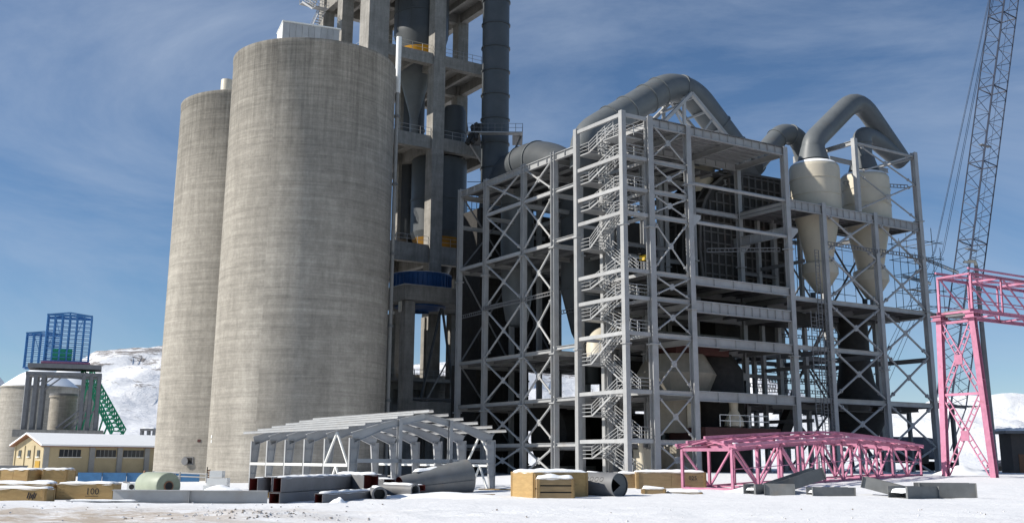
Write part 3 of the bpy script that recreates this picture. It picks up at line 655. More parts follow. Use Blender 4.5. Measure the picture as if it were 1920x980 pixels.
tray(bd, G(35, 3.5, 33), G(43, 1, 33.2)); tray(bd, G(27.3, -.3, 24.5), G(35.2, -.3, 24.5)); tray(bd, G(35.6, -.3, 24.6), G(43, -.3, 24.6)); tray(bd, G(14, 4, 23.0), G(21.4, 1, 23.4))
tray(bd, G(43.5, 0, 24.6), G(54, 3, 24.4)); tray(bd, G(43.5, 3, 23), G(54, 7, 23.6))
for u in RU[1:]:
    for v in (7.2, 14.5): col(u, v, ZB, 28.6 if v < 10 else 30, .5, sp=(12,))
for u in (32.9, 43.2): col(u, 8.6, 28.7, 37.0, .45)
for u, v, zt_ in ((24.4, 7.0, 27.9), (26.9, 10.9, 28.2), (18.2, 11.3, 18.8), (31.2, 7.2, 28.2), (39.3, 7.2, 18.2)): col(u, v, ZB, zt_, .42)
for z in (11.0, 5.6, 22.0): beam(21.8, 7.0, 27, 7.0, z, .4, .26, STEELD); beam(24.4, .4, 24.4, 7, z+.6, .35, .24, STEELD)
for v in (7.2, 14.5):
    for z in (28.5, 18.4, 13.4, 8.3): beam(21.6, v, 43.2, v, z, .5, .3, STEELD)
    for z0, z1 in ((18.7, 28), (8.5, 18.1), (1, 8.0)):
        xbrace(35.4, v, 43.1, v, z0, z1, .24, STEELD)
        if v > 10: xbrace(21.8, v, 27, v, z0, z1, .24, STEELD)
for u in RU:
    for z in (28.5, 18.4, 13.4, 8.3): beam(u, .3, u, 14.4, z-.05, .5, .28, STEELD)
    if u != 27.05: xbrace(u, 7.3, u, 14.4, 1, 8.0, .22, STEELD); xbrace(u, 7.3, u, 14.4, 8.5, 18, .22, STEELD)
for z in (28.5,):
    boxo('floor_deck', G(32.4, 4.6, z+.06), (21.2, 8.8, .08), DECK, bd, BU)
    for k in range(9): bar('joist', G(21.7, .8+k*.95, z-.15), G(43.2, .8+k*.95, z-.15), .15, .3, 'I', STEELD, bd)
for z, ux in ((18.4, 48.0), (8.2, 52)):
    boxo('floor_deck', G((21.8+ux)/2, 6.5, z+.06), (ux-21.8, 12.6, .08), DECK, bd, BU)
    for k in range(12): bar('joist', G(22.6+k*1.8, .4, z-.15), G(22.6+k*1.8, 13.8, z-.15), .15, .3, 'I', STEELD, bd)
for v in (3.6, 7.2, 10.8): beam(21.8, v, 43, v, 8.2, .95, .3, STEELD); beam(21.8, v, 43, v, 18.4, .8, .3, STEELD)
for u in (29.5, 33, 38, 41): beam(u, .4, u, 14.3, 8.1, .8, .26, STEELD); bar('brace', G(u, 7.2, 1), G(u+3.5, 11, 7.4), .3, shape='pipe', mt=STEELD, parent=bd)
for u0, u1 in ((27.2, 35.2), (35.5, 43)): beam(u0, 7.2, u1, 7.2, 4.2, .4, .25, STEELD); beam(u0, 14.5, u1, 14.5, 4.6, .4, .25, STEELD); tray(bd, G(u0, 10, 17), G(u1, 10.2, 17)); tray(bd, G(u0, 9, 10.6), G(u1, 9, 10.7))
bar('post', G(50.5, 3, ZB), G(50.5, 3, 8.1), .4, mt=STEELD, parent=bd); bar('post', G(50.5, 9, ZB), G(50.5, 9, 8.1), .4, mt=STEELD, parent=bd)
snow(bd, G(32.5, .22, 28.66), (20.8, .4), BU, .08, seed=4)
for z in (14.9, 12.0, 11.1, 9.8, 16.2): tray(bd, G(28, 12, z), G(43, 12.4, z+.2))
for z in (10.2, 15.2): tray(bd, G(21, 10.5, z), G(30, 10.8, z))
# caged ladder on the right face
lad = MB()
for s_ in (-.28, .28):
    lad.bar(G(25.4+s_, -.35, ZB), G(25.4+s_, -.35, 23.6), .07); lad.bar(G(24.2+s_*1.4, -.5, ZB), G(24.2+s_*1.4, -.5, 17), .07)
for k in range(70): lad.bar(G(25.12, -.35, .8+k*.33), G(25.68, -.35, .8+k*.33), .05)
for k in range(40): lad.bar(G(23.8, -.5, .8+k*.4), G(24.6, -.5, .8+k*.4), .05)
for s_ in (26.2, 26.6): lad.bar(G(s_, -.35, ZB), G(s_, -.35, 18.5), .07)
for k in range(50): lad.bar(G(26.2, -.35, .8+k*.35), G(26.6, -.35, .8+k*.35), .05)
lad.world('ladder', STEELD, bd)

# ------------------------------------------------------------------ stair tower at the corner
st = thing('stair_tower', 'open grey steel stair tower with zigzag flights at the building corner', 'stair tower', G(1.6, 3.7, ZB))
for u, v, zt in ((0, 0, 34.35), (0, 7.35, 34.35), (3.2, 7.35, 33.9)):
    bar('column', G(u, v, ZB), G(u, v, zt), .5, .5, 'box', STEEL, st, BV)
    for z in (12.3, 23.3): boxo('splice_plate', G(u, v, z), (.75, .75, .12), STEEL, st, BU)
bar('beam', G(0, .3, 34.0), G(0, 7.1, 34.0), .26, .36, 'box', STEEL, st); bar('beam', G(.25, 0, 34.0), G(2.9, 0, 34.0), .26, .34, 'box', STEEL, st)
SL = (3.83, 8.2, 13.43, 16.75, 19.25, 24.65, 27.05, 30.13)
for z in SL:
    bar('beam', G(0, .28, z-.17), G(0, 7.1, z-.17), .24, .34, 'box', STEEL, st)
    bar('beam', G(.28, 0, z-.17), G(2.88, 0, z-.17), .24, .34, 'box', STEEL, st)
    bar('beam', G(.28, 7.35, z-.17), G(2.9, 7.35, z-.17), .22, .3, 'box', STEEL, st); bar('beam', G(3.2, .35, z-.17), G(3.2, 7.1, z-.17), .22, .3, 'box', STEEL, st)
def flight(u, v0, z0, v1, z1, wd=1.15):
    p, q = G(u, v0, z0), G(u, v1, z1); b = MB()
    for s_ in (-wd/2, wd/2): b.bar(p+BU*s_, q+BU*s_, .05, .15)
    f = b.world('stair_flight', STEEL, st); n = max(5, int((z1-z0)/.21)); tr = MB()
    for i in range(n): c = p.lerp(q, (i+.5)/n); tr.bar(c-BU*wd*.47, c+BU*wd*.47, .26, .04)
    tr.world('treads', STEEL, f); h = MB()
    for s_ in (-wd/2, wd/2):
        for hh in (.4, .72, 1.05): h.bar(p+BU*s_+ZUP*hh, q+BU*s_+ZUP*hh, .05)
        for i in range(4): c = p.lerp(q, i/3)+BU*s_; h.bar(c, c+ZUP*1.05, .055)
    h.world('handrail', STEEL, f)
lv = (ZB,)+SL+(33.0,)
for a, b_ in zip(lv, lv[1:]):
    md = (a+b_)/2
    boxo('landing', G(1.6, 6.35, md), (2.9, 1.7, .1), STEEL, st, BU); boxo('landing', G(1.6, .85, b_+.02), (2.9, 1.5, .1), STEEL, st, BU) if b_ < 33 else None
    flight(2.35, 1.6, a+.02, 5.5, md); flight(.75, 5.5, md, 1.6, b_+.02)
    rail(st, [G(.15, 5.5, md), G(.15, 7.15, md), G(3.05, 7.15, md)], 1.05, 1.2, STEEL, .05, mids=(.35, .68))
    if b_ < 33: rail(st, [G(.15, 1.6, b_+.05), G(.15, .2, b_+.05), G(2.95, .2, b_+.05)], 1.05, 1.2, STEEL, .05, mids=(.35, .68))
boxo('landing', G(1.6, 2.0, 32.2), (2.9, 2.4, .1), STEEL, st, BU); rail(st, [G(.15, 4, 32.2), G(.15, .2, 32.2), G(2.95, .2, 32.2)], 1.05, 1.2, STEEL, .05, mids=(.35, .68))

# ------------------------------------------------------------------ ducts and vessels of the building
def ductrun(label, pts, r, mt, rfil, flanges=(), name='roof_duct', n=32, group=None):
    path = fillet(pts, rfil); t = thing(name, label, 'duct', tuple(path[0]), 0, group)
    rr = r if isinstance(r, (int, float)) else None
    MB().tube(path, r if rr else [r[0]+(r[1]-r[0])*k/(len(path)-1) for k in range(len(path))], n).world('pipe', mt, t, 50)
    for f in flanges: flange(path, f, (rr or r[0])+.1, mt, t, .16)
    return t, path
d1, pth = ductrun('biggest inverted V duct with truss support above the stair tower roof', [G(2.4, 9.2, 31), G(2.5, 9.2, 34.6), G(14.0, 9.2, 42.3), G(17.6, 9.2, 42.1), G(26.4, 9.2, 34.1)], 1.6, DUCT2, 2.0, (9, 16, 17, 25))
for f in (.22, .48, .8):
    p = pth[8].lerp(pth[9], f); dd = (pth[9]-pth[8]).normalized(); MB().tube([p-dd*.08, p+dd*.08], 1.72, 28).world('flange', DUCT2, d1, 40)
for f in (.3, .6):
    p = pth[-2].lerp(pth[-1], f); dd = (pth[-1]-pth[-2]).normalized(); MB().tube([p-dd*.08, p+dd*.08], 1.72, 28).world('flange', DUCT2, d1, 40)
tr = thing('duct_support_truss', 'light steel A-frame truss carrying the biggest roof duct', 'truss', G(15, 9, 34.3))
ap = [G(15.6, 7.3, 41.2), G(15.6, 10.7, 41.2)]
for q, v in zip(ap, (7.3, 10.7)):
    bar('leg', G(8.6, v, 34.3), q, .42, .34, 'box', STEEL, tr); bar('leg', G(24.2, v, 34.3), q, .42, .34, 'box', STEEL, tr)
    bar('post', G(14.3, v, 34.3), G(14.5, v, 40.4), .3, mt=STEEL, parent=tr)
    for f in (.35, .65): bar('web_member', G(8.6, v, 34.3).lerp(q, f), G(14.3, v, 34.3).lerp(q, f*.5), .18, mt=STEEL, parent=tr); bar('web_member', G(24.2, v, 34.3).lerp(q, f), G(15.0, v, 34.6), .18, mt=STEEL, parent=tr)
for f in (.25, .5, .75, .95): bar('cross_member', G(8.6, 7.3, 34.3).lerp(ap[0], f), G(8.6, 10.7, 34.3).lerp(ap[1], f), .22, mt=STEEL, parent=tr); bar('cross_member', G(24.2, 7.3, 34.3).lerp(ap[0], f), G(24.2, 10.7, 34.3).lerp(ap[1], f), .22, mt=STEEL, parent=tr)
d2, _ = ductrun('small arched duct between the big duct and the first cream cyclone', [G(25.0, 7.6, 34.6), G(29.8, 7.6, 39.3), G(32.6, 7.6, 39.0), G(34.4, 7.6, 33.5)], 1.15, DUCT2, 2.6, (1, 8))
def cyc(u, v, label, dz=0):
    p = G(u, v); t = thing('cream_cyclone', label, 'cyclone', (p.x, p.y, 20), 0, 'cream cyclones on the right deck')
    pr = [(1.25, 34.6), (2.5, 34.2), (2.72, 33.95), (2.75, 33.7), (2.75, 28.3), (2.4, 28.2)]
    MB().lathe(pr, 48, p+ZUP*dz).world('drum', CREAM, t, 35)
    MB().lathe([(2.45, 28.4), (1.42, 23.2), (1.3, 22.9)], 48, p+ZUP*dz).world('cone', CREAM, t, 35)
    MB().lathe([(1.2, 23.3), (1.95, 23.0), (1.95, 21.9), (.75, 20.1), (.6, 19.9), (.05, 19.9)], 40, p+ZUP*dz).world('lower_hopper', CREAM, t, 30)
    for z in (32.4, 30.6, 29.0): MB().lathe([(2.75, z-.05), (2.81, z-.05), (2.81, z+.05), (2.75, z+.05)], 48, p+ZUP*dz).world('seam_ring', CREAM, t, 30)
    MB().lathe([(1.5, 34.6), (2.3, 34.36), (2.62, 34.12), (2.3, 34.45), (1.4, 34.75)], 48, p+ZUP*dz).world('snow_cover', SNOWM, t, 60)
    MB().lathe([(1.5, 34.55), (1.55, 34.55), (1.55, 34.9), (1.25, 34.9)], 40, p+ZUP*dz).world('collar', DUCT, t, 30)
    MB().tube([p+V3((-.9, 0, 19.9)), p+V3((-.9, 0, 19.2)), p+V3((-.2, 0, 18.6))], .3, 12).world('outlet', DUCT, t, 40)
    return p
cp1 = cyc(29.9, 3.3, 'left cream cyclone vessel with conical hopper on the upper deck')
cp2 = cyc(38.3, 3.3, 'right cream cyclone vessel with conical hopper behind the corner bracing')
d3, _ = ductrun('tall bent grey duct arching from the left cream cyclone', [cp1+ZUP*34.7, cp1+ZUP*37.0, G(38.2, 3.4, 44.0), G(45.8, 3.6, 37.2)], [1.3, 1.15], DUCT2, 3.0, (1,))
d4, _ = ductrun('short bent grey duct rising from the right cream cyclone', [cp2+ZUP*34.7, cp2+ZUP*39.3, G(40.6, 3.4, 39.2), G(45.6, 3.6, 37.3)], [1.1, 1.1], DUCT2, 1.6, (1,))
for dct, c in ((d3, cp1), (d4, cp2)): MB().lathe([(1.75, 34.8), (1.3, 36.4)], 32, c).world('transition_cone', DUCT2, dct, 40)
# ribbed dark casing
RIBM = mat('rusty_rib_steel', (.105, .10, .095), .7, .3, 1.6, col2=(.15, .08, .05), c2=(.58, .78))
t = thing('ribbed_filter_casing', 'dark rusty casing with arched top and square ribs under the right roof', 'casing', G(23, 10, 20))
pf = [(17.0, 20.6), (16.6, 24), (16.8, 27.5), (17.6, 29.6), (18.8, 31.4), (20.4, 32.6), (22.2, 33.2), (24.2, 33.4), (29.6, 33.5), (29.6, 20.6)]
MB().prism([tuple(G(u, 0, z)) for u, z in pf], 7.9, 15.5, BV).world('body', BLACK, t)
for a, b_ in zip(pf[:-2], pf[1:-1]):
    for v in (7.9, 9.2, 10.5, 11.8, 13.1): bar('rib', G(a[0], v, a[1]), G(b_[0], v, b_[1]), .2, .3, mt=RIBM, parent=t)
for k in range(13):
    u = 17.2+k; zt = 33.2 if u > 22 else 28.5+(u-17)*.95
    bar('rib', G(u, 7.82, 20.7), G(u, 7.82, zt), .14, .22, mt=RIBM, parent=t)
for k in range(11): z = 21.5+k*1.15; bar('rib', G(17.0 if z < 28 else 17+(z-28)*.9, 7.84, z), G(29.5, 7.84, z), .12, .18, mt=RIBM, parent=t)
for a, b_ in zip(pf[1:-3], pf[2:-2]): pass
for u, z in pf[2:8]: bar('rib', G(u, 7.9, z), G(u, 15.4, z), .22, .3, mt=RIBM, parent=t)
snow(t, G(22.2, 8.8, 33.3), (3.4, 1.4), BU, .1)
MB().lathe([(1.3, 31), (1.3, 34.4)], 28, G(19.4, 10.2)).world('cream_stub', CREAM, t, 40)
boxo('hopper_wall', G(23, 11, 17), (9, 6, 7.2), BLACK, t, BU)
# dark vertical duct in the left block
c = G(5, 26)
t = thing('tapered_downcomer', 'big dark tapered duct hanging inside the left braced bays', 'duct', c+ZUP*15)
MB().lathe([(1.9, 32.4), (1.9, 26), (1.7, 20), (1.3, 17.4), (.9, 16.8), (.05, 16.6)], 40, c).world('shell', DUCT2, t, 40)
for z in (30.5, 24): MB().lathe([(1.88, z), (2.02, z), (2.02, z+.2), (1.88, z+.2)], 40, c).world('flange', DUCT, t, 30)
c = G(14.5, 15)
t = thing('dark_filler_box', 'added dark filler box deep inside the left bays', 'filter', c+ZUP*13)  # added dark volume, serves as dark backdrop behind the stairs
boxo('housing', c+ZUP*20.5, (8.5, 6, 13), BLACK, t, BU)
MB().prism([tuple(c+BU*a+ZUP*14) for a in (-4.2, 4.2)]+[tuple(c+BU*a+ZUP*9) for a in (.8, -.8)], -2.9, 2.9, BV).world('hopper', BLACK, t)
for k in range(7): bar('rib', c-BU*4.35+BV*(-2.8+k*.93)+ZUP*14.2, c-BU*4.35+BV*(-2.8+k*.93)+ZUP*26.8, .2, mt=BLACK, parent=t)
c = G(7.5, 21)
t = thing('filler_fan_housing', 'added dark fan housing filling the low left bays', 'fan', c+ZUP*1)  # added dark equipment, keeps the low left bays dark
MB().tube([c+BU*-1.6+ZUP*4.4, c+BU*1.6+ZUP*4.4], 3.4, 32).world('volute', BLACK, t, 40); boxo('outlet', c+BV*2.6+ZUP*6.6, (3, 3, 3), BLACK, t, BU); boxo('base', c+ZUP*.7, (5, 6, 1.4), CONC, t, BU)
c = G(15, 20)
t = thing('dark_filler_house', 'added dark filler house behind the left braced bays', 'filler house', c+ZUP*.5)  # added dark box, darkens the depth behind the bays
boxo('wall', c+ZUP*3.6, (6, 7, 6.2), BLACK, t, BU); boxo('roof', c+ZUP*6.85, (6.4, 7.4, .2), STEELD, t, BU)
t = thing('dark_filler_block', 'added dark ribbed block darkening the rear of the left bays', 'filter', G(8, 34, .5))  # added dark mass standing for the deep shade behind the bays
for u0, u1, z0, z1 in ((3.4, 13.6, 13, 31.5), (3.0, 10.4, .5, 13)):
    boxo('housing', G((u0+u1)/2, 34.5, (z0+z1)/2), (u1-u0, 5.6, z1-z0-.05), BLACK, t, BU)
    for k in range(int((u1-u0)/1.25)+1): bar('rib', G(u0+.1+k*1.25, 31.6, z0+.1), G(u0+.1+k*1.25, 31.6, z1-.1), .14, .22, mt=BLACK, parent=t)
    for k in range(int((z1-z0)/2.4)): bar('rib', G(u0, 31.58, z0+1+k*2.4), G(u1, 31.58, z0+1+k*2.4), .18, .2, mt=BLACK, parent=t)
for z in (23.6, 12.9, 8.0): boxo('walkway', G(8, 30.9, z), (11, 1.2, .1), STEELD, t, BU)
rail(t, [G(2.6, 30.4, 23.7), G(13, 30.4, 23.7)], 1.1, 1.5, STEELD)
c = G(9.2, 17.5)
t = thing('dark_filler_vessel', 'added dark round filler vessel behind the stair tower', 'vessel', c+ZUP*13)  # added dark vessel so the gaps beside the stairs stay dark
MB().lathe([(3.3, 31), (3.3, 20), (2.2, 15.5), (1.2, 13.4), (1.2, 10)], 40, c).world('shell', DUCT, t, 35)
for z in (28, 24, 20): MB().lathe([(3.3, z), (3.45, z), (3.45, z+.2), (3.3, z+.2)], 40, c).world('flange', DUCT, t, 30)
# open grey elbow left of the stair tower
e0 = G(3.6, 9.0, 12.4)
t = thing('open_pipe_elbow', 'pale open pipe elbow hanging left of the stair tower', 'pipe', e0)
pp = curve_pts([G(3.4, 8.4, 11.6), G(3.8, 9.0, 13.2), G(5.2, 9.4, 14.0), G(8.0, 9.4, 14.2)], 6); MB().tube(pp, 1.25, 28, cap=False).world('elbow', CREAM, t, 50); flange(pp, 0, 1.34, STEEL, t, .16); MB().tube(pp, 1.2, 28, cap=True).world('lining', BLACK, t, 50)
# mill with cream hopper
c = G(10.8, 5.6)
CREAM_SHADED = mat('shaded_cream_paint', (.27, .245, .20), .6, .2, .8, col2=(.25, .22, .17), c2=(.5, .75))  # darker copy of the cream, interior shade put into the colour
t = thing('cream_feed_hopper', 'cream double-cone hopper behind the lower X bracing', 'hopper', c+ZUP*4)
MB().lathe([(.3, 12.3), (2.9, 12.2), (4.0, 10.3), (3.2, 8.5), (2.3, 8.4), (2.3, 4.6)], 10, c).world('body', CREAM_SHADED, t)
boxo('inspection_door', c-BV*2.35+ZUP*6.2, (1.6, .1, 2.4), CREAM, t, BU)
c = G(16.3, 6.6)
t = thing('raw_mill', 'dark drum mill on red base behind the lower girders', 'mill', c+ZUP*.6)
MB().lathe([(.05, 12.8), (2.2, 12.6), (3.3, 11.0), (3.3, 5.2), (3.8, 4.4), (3.8, .6)], 36, c).world('housing', BLACK, t, 35)
boxo('base', G(15, 3.4, 4.55), (10, 5.2, 1.1), REDM, t, BU)
rail(t, [G(12, .9, 5.2), G(18.5, .9, 5.2), G(18.5, 5, 5.2)], 1.1, 1.4, WHITE, .06)
p = G(14.9, 2.0); MB().lathe([(.05, 7.7), (.45, 7.6), (.4, 6.8), (.9, 5.9), (.95, 5.3), (.5, 5.1)], 20, p).world('drive_cover', CREAM, t, 40); MB().lathe([(.3, 8.0), (.42, 7.6)], 16, p).world('yellow_cap', YEL, t)
t = thing('lower_machine_bench', 'pale machine and steps standing behind the stair foot', 'machine', G(9, 3.4, .6))
boxo('cabinet', G(9.4, 3.6, 2.0), (3.2, 2.2, 2.6), CREAM_SHADED, t, BU); boxo('window', G(9.4, 2.46, 2.5), (1.2, .06, 1.3), GLASS, t, BU); boxo('cabinet', G(5.4, 4.4, 1.8), (1.2, 1.6, 2.4), CREAM, t, BU); bar('pipe', G(4.6, 3.4, 1), G(4.2, 3.4, 3.6), .5, shape='pipe', mt=CREAM, parent=t)
t = thing('red_roller_unit', 'dark red machine block above the cream hopper', 'machine', G(13, 5, 13.5)); boxo('block', G(12.5, 5, 12.7), (7, 3, 1.0), REDM, t, BU); boxo('cover', G(11, 4, 17.3), (2, 2, 1.2), STEELD, t, BU)
t = thing('yellow_hoist', 'small yellow hoist hanging inside the stair bay at mid height', 'hoist', G(6.2, 4.4, 21)); boxo('body', G(6.2, 4.4, 21.4), (1.0, .8, .5), YEL, t, BU); boxo('motor', G(6.3, 4.4, 22.0), (1.9, .8, .6), RUB, t, BU); bar('rail_beam', G(4, 4.4, 22.6), G(9, 4.4, 22.6), .2, .4, 'I', STEELD, t)
# flared dark stack in the right block
c = G(38.5, 6.6)
t = thing('flared_hopper_stack', 'dark flared hopper below the right cream cyclone', 'hopper', c+ZUP*4)
MB().lathe([(1.7, 18.2), (1.75, 12.6), (2.1, 10.6), (3.0, 8.6), (3.4, 7.2), (2.0, 4.6), (.05, 4.4)], 32, c).world('shell', BLACK, t, 40); MB().lathe([(1.7, 14), (1.85, 14), (1.85, 14.3), (1.7, 14.3)], 32, c).world('flange', BLACK, t)
c = G(24.5, 6)
t = thing('screw_conveyor_box', 'dark conveyor box below the middle deck', 'conveyor', c+ZUP*14); boxo('trough', G(25.5, 5.5, 16.9), (7.5, 3, 1.3), BLACK, t, BU); bar('chute', G(27, 5, 8.6), G(24, 5.5, 3), 1.1, 1.1, mt=BLACK, parent=t)
# scaffold at the right end
sc = thing('scaffold_tower', 'thin dark tube scaffold at the right end of the building', 'scaffold', G(45, 4, 18.6))
for u in (43.9, 45.2, 46.6, 48.0):
    for v in (1.0, 4.5): bar('standard', G(u, v, 18.5), G(u, v, 26.5+(u*7 % 3)), .08, shape='rod', mt=DUCT, parent=sc)
for k in range(5):
    z = 19.4+k*1.9
    for v in (1.0, 4.5): bar('ledger', G(43.3, v, z), G(48.6, v, z), .08, shape='rod', mt=DUCT, parent=sc)
    for u in (43.9, 46.6, 48.0): bar('transom', G(u, .6, z+.1), G(u, 5, z+.1), .08, shape='rod', mt=DUCT, parent=sc)
    boxo('board', G(46, 2.8, z+.16), (3.8, .5, .05), WOODD, sc, BU) if k % 2 else None
for k in range(6): bar('standard', G(33+k*2.0, 9.5, 18.5), G(33+k*2.0, 9.5, 28), .08, shape='rod', mt=DUCT, parent=sc)
for k in range(5): bar('ledger', G(33, 9.5, 19.6+k*1.8), G(43, 9.5, 19.6+k*1.8), .08, shape='rod', mt=DUCT, parent=sc)

# ------------------------------------------------------------------ grey portal shed under construction
SO = V3((-9.2, 63.0, 0)); SGZ = -.25
def SH(u, v, z=0): return SO+BU*u+BV*v+ZUP*z
sh = thing('portal_shed_frame', 'unclad light grey portal frame shed with sloping purlins before the large silo', 'shed', SH(4.9, 8, SGZ))
SW, EZ, RGZ = 9.8, 3.55, 4.62
fv = (0, 3.55, 6.7, 9.9, 13.2, 16.3)
def tapered(u0, z0, w0, u1, z1, w1, v, th=.18):   # tapered I-leg lying in the frame plane: web plus flanges
    d = V3((u1-u0, z1-z0)).normalized(); n = V3((-d.y, d.x))
    a = [(u0-n.x*w0/2, z0-n.y*w0/2), (u0+n.x*w0/2, z0+n.y*w0/2), (u1+n.x*w1/2, z1+n.y*w1/2), (u1-n.x*w1/2, z1-n.y*w1/2)]
    b = MB(); b.prism([tuple(SH(u, v, z)) for u, z in a], -.015, .015, BV)
    for i, j in ((0, 3), (1, 2)): b.bar(SH(a[i][0], v, a[i][1]), SH(a[j][0], v, a[j][1]), th, .03, (BU*-d.y+ZUP*d.x))
    return b
for i, v in enumerate(fv):
    for s_, u in ((1, .2), (-1, SW-.2)):
        tapered(u, SGZ-.2, .28, u+s_*.16, EZ-.45, .62, v).world('frame_leg', STEEL, sh)
        tapered(u+s_*.05, EZ-.42, .6, u+s_*2.0, EZ+.27, .38, v).world('haunch', STEEL, sh)
        tapered(u+s_*2.0, EZ+.27, .38, SW/2, RGZ-.2, .34, v).world('rafter', STEEL, sh)
        for z in (.9, 1.7, 2.5, 3.1): boxo('stiffener', SH(u+s_*(.05+.05*z), v, z), (.36+.06*z, .17, .025), STEEL, sh, BU)
for k in range(6):
    for s_ in (0, 1):
        f = k/5.; u = -.35+f*(SW/2+.2); u = u if s_ == 0 else SW-u; z = EZ+.12+(RGZ-EZ)*(f if f < 1 else .98)
        bar('purlin', SH(u, -.7, z), SH(u, 16.9, z), .07, .16, 'I', STEEL, sh, upv=(ZUP-BU*(.2 if s_ else -.2)))
for u in (3.2, 6.6): bar('gable_post', SH(u, -.02, SGZ-.2), SH(u, -.02, 4.25), .22, .3, 'I', STEEL, sh, BV)
bar('gable_rail', SH(.5, -.1, 1.85), SH(9.3, -.1, 1.85), .14, .22, 'box', STEEL, sh)
for a, b_ in zip(fv, fv[1:]):
    bar('side_rail', SH(.05, a+.1, 1.6), SH(.05, b_-.1, 1.6), .1, .16, 'box', WHITE, sh); bar('side_rail', SH(SW-.05, a+.1, 1.6), SH(SW-.05, b_-.1, 1.6), .1, .16, 'box', WHITE, sh)
for u in (.05, SW-.05):
    a, b_ = fv[0], fv[1]; md = (a+b_)/2
    bar('side_brace', SH(u, a+.15, 1.65), SH(u, md, 3.45), .1, mt=WHITE, parent=sh); bar('side_brace', SH(u, b_-.15, 1.65), SH(u, md, 3.45), .1, mt=WHITE, parent=sh)
    bar('side_brace', SH(u, a+.5, SGZ), SH(u, md, 1.55), .1, mt=WHITE, parent=sh); bar('side_brace', SH(u, b_-.5, SGZ), SH(u, md, 1.55), .1, mt=WHITE, parent=sh)

# ------------------------------------------------------------------ crates
def crate(label, c, d, rz, planks='h', mt=WOOD, sn=.1, seed=0, n=1, battens=True, name='wooden_crate', gap=.025):
    X = V3((cos(rz), sin(rz), 0)); Y = V3((-X.y, X.x, 0)); c = V3(c); L_, W_, H_ = d
    t = thing(name, label, 'crate', tuple(c), 0, 'wooden crates')
    boxo('box_core', c+ZUP*(H_/2-.02), (L_-.06, W_-.06, H_-.02), WOODD if gap < .05 else RUB, t, X)
    def side(axis, s_, ln):
        o = (Y*(s_*W_/2) if axis == 'x' else X*(s_*L_/2)); dirv = X if axis == 'x' else Y; k = n if axis == 'x' else max(1, n-1)
        for i in range(k):
            if planks == 'h':
                hh = H_/k; p = c+o+ZUP*(hh*(i+.5)); boxo('side_panel', p, (ln-.02, .035, hh-gap), mt, t, dirv)
            else:
                ww = ln/k; p = c+o+dirv*(-ln/2+ww*(i+.5))+ZUP*(H_/2); boxo('side_panel', p, (ww-.015, .035, H_-.02), mt, t, dirv)
        if battens:
            oo = o+o.normalized()*.03
            for f in (-.5, .5): boxo('batten', c+oo+dirv*(f*(ln-.14))+ZUP*(H_/2), (.1, .03, H_), WOODD, t, dirv)
    side('x', -1, L_); side('x', 1, L_); side('y', -1, W_); side('y', 1, W_)
    boxo('lid', c+ZUP*(H_+.015), (L_+.04, W_+.04, .035), mt, t, X)
    if sn: snow(t, c+ZUP*(H_+.035), (L_, W_), X, sn, .03, seed)
    return t, X, Y
def lettering(t, s, size, c, X, H_z, W_, dx, mt=INK):
    Y = V3((-X.y, X.x, 0)); M = Matrix((X, ZUP, -Y)).transposed().to_4x4(); M.translation = V3(c)-Y*(W_/2+.022)+X*dx+ZUP*H_z; return text(s, size, M, mt, t)
cc = (-20.0, 53.2, -.05); t, X, _ = crate('plywood crate with 100 hand-painted on its front', cc, (2.6, 1.2, .76), R(2), n=1, seed=1, battens=False)
lettering(t, '100', .42, cc, X, .3, 1.2, .05)
bar('underline', V3(cc)+V3((.08, -.66, .22)), V3(cc)+V3((.68, -.64, .22)), .012, .02, mt=INK, parent=t)
for k in range(4): lettering(t, '-- ---', .12, cc, X, .22+.13*k, 1.2, -1.15)
cc = (-21.9, 49.3, -.05); t, X, _ = crate('long plywood crate at the left edge of the picture with a smudged dark stamp', cc, (3.3, 1.0, .62), R(1), n=1, seed=2)
b = MB(); Yn = V3((-X.y, X.x, 0)); q = V3(cc)-Yn*.545+X*1.05+ZUP*.36
for k in range(5): b.bar(q+X*(-.16+.08*k)-ZUP*(.12+.05*(k % 2)), q+X*(-.1+.08*k)+ZUP*(.13-.04*(k % 3)), .05, .012, Yn)
b.world('stamp', INK, t)
crate('low snow-topped crate behind the left edge crate', (-23.4, 52.6, -.05), (3.9, 1.1, .75), R(1), n=1, seed=3, sn=.14)
crate('large stained plywood crate at left standing before the yellow building', (-28.7, 66.0, -.3), (2.05, 2.0, 1.5), R(-14), 'v', n=2, seed=4)
crate('square plywood crate beside the large stained crate at left', (-26.75, 66.2, -.3), (1.4, 1.6, 1.52), R(4), 'v', n=1, seed=5)
crate('low flat crate under the large stained crate at left edge', (-29.6, 62.0, -.25), (3.6, 1.4, .72), R(3), n=1, seed=6)
cc = (2.05, 58.9, .02); t, X, _ = crate('pale yellow plywood crate end beside the perforated steel cylinder', cc, (3.3, 2.3, 1.28), R(30), 'v', n=1, seed=7, mt=WOOD, sn=.14)
crate('small slatted brown crate leaning before the pale yellow crate', (2.25, 56.9, .03), (1.85, .8, .98), R(6), n=3, seed=8, mt=WOODG, sn=.2, gap=.07)
cc = (9.75, 68.6, .3); t, X, _ = crate('long low plywood crate with faint handwritten marks behind the cylinder', cc, (4.2, 1.5, .95), R(2), 'v', n=2, mt=WOODG, seed=9, sn=.14)
lettering(t, '025', .34, cc, X, .52, 1.5, 1.05)
lettering(t, '..', .3, cc, X, .7, 1.5, 1.8)
crate('short brown crate behind the open end of the steel cylinder', (7.35, 69.2, .3), (1.3, 1.4, .85), R(2), 'v', n=1, mt=WOODG, seed=10)
crate('half-buried pale crate in the snow below the long marked crate', (7.9, 61.8, .1), (1.25, .7, .32), R(-3), n=1, mt=WOODG, seed=11, sn=.14)
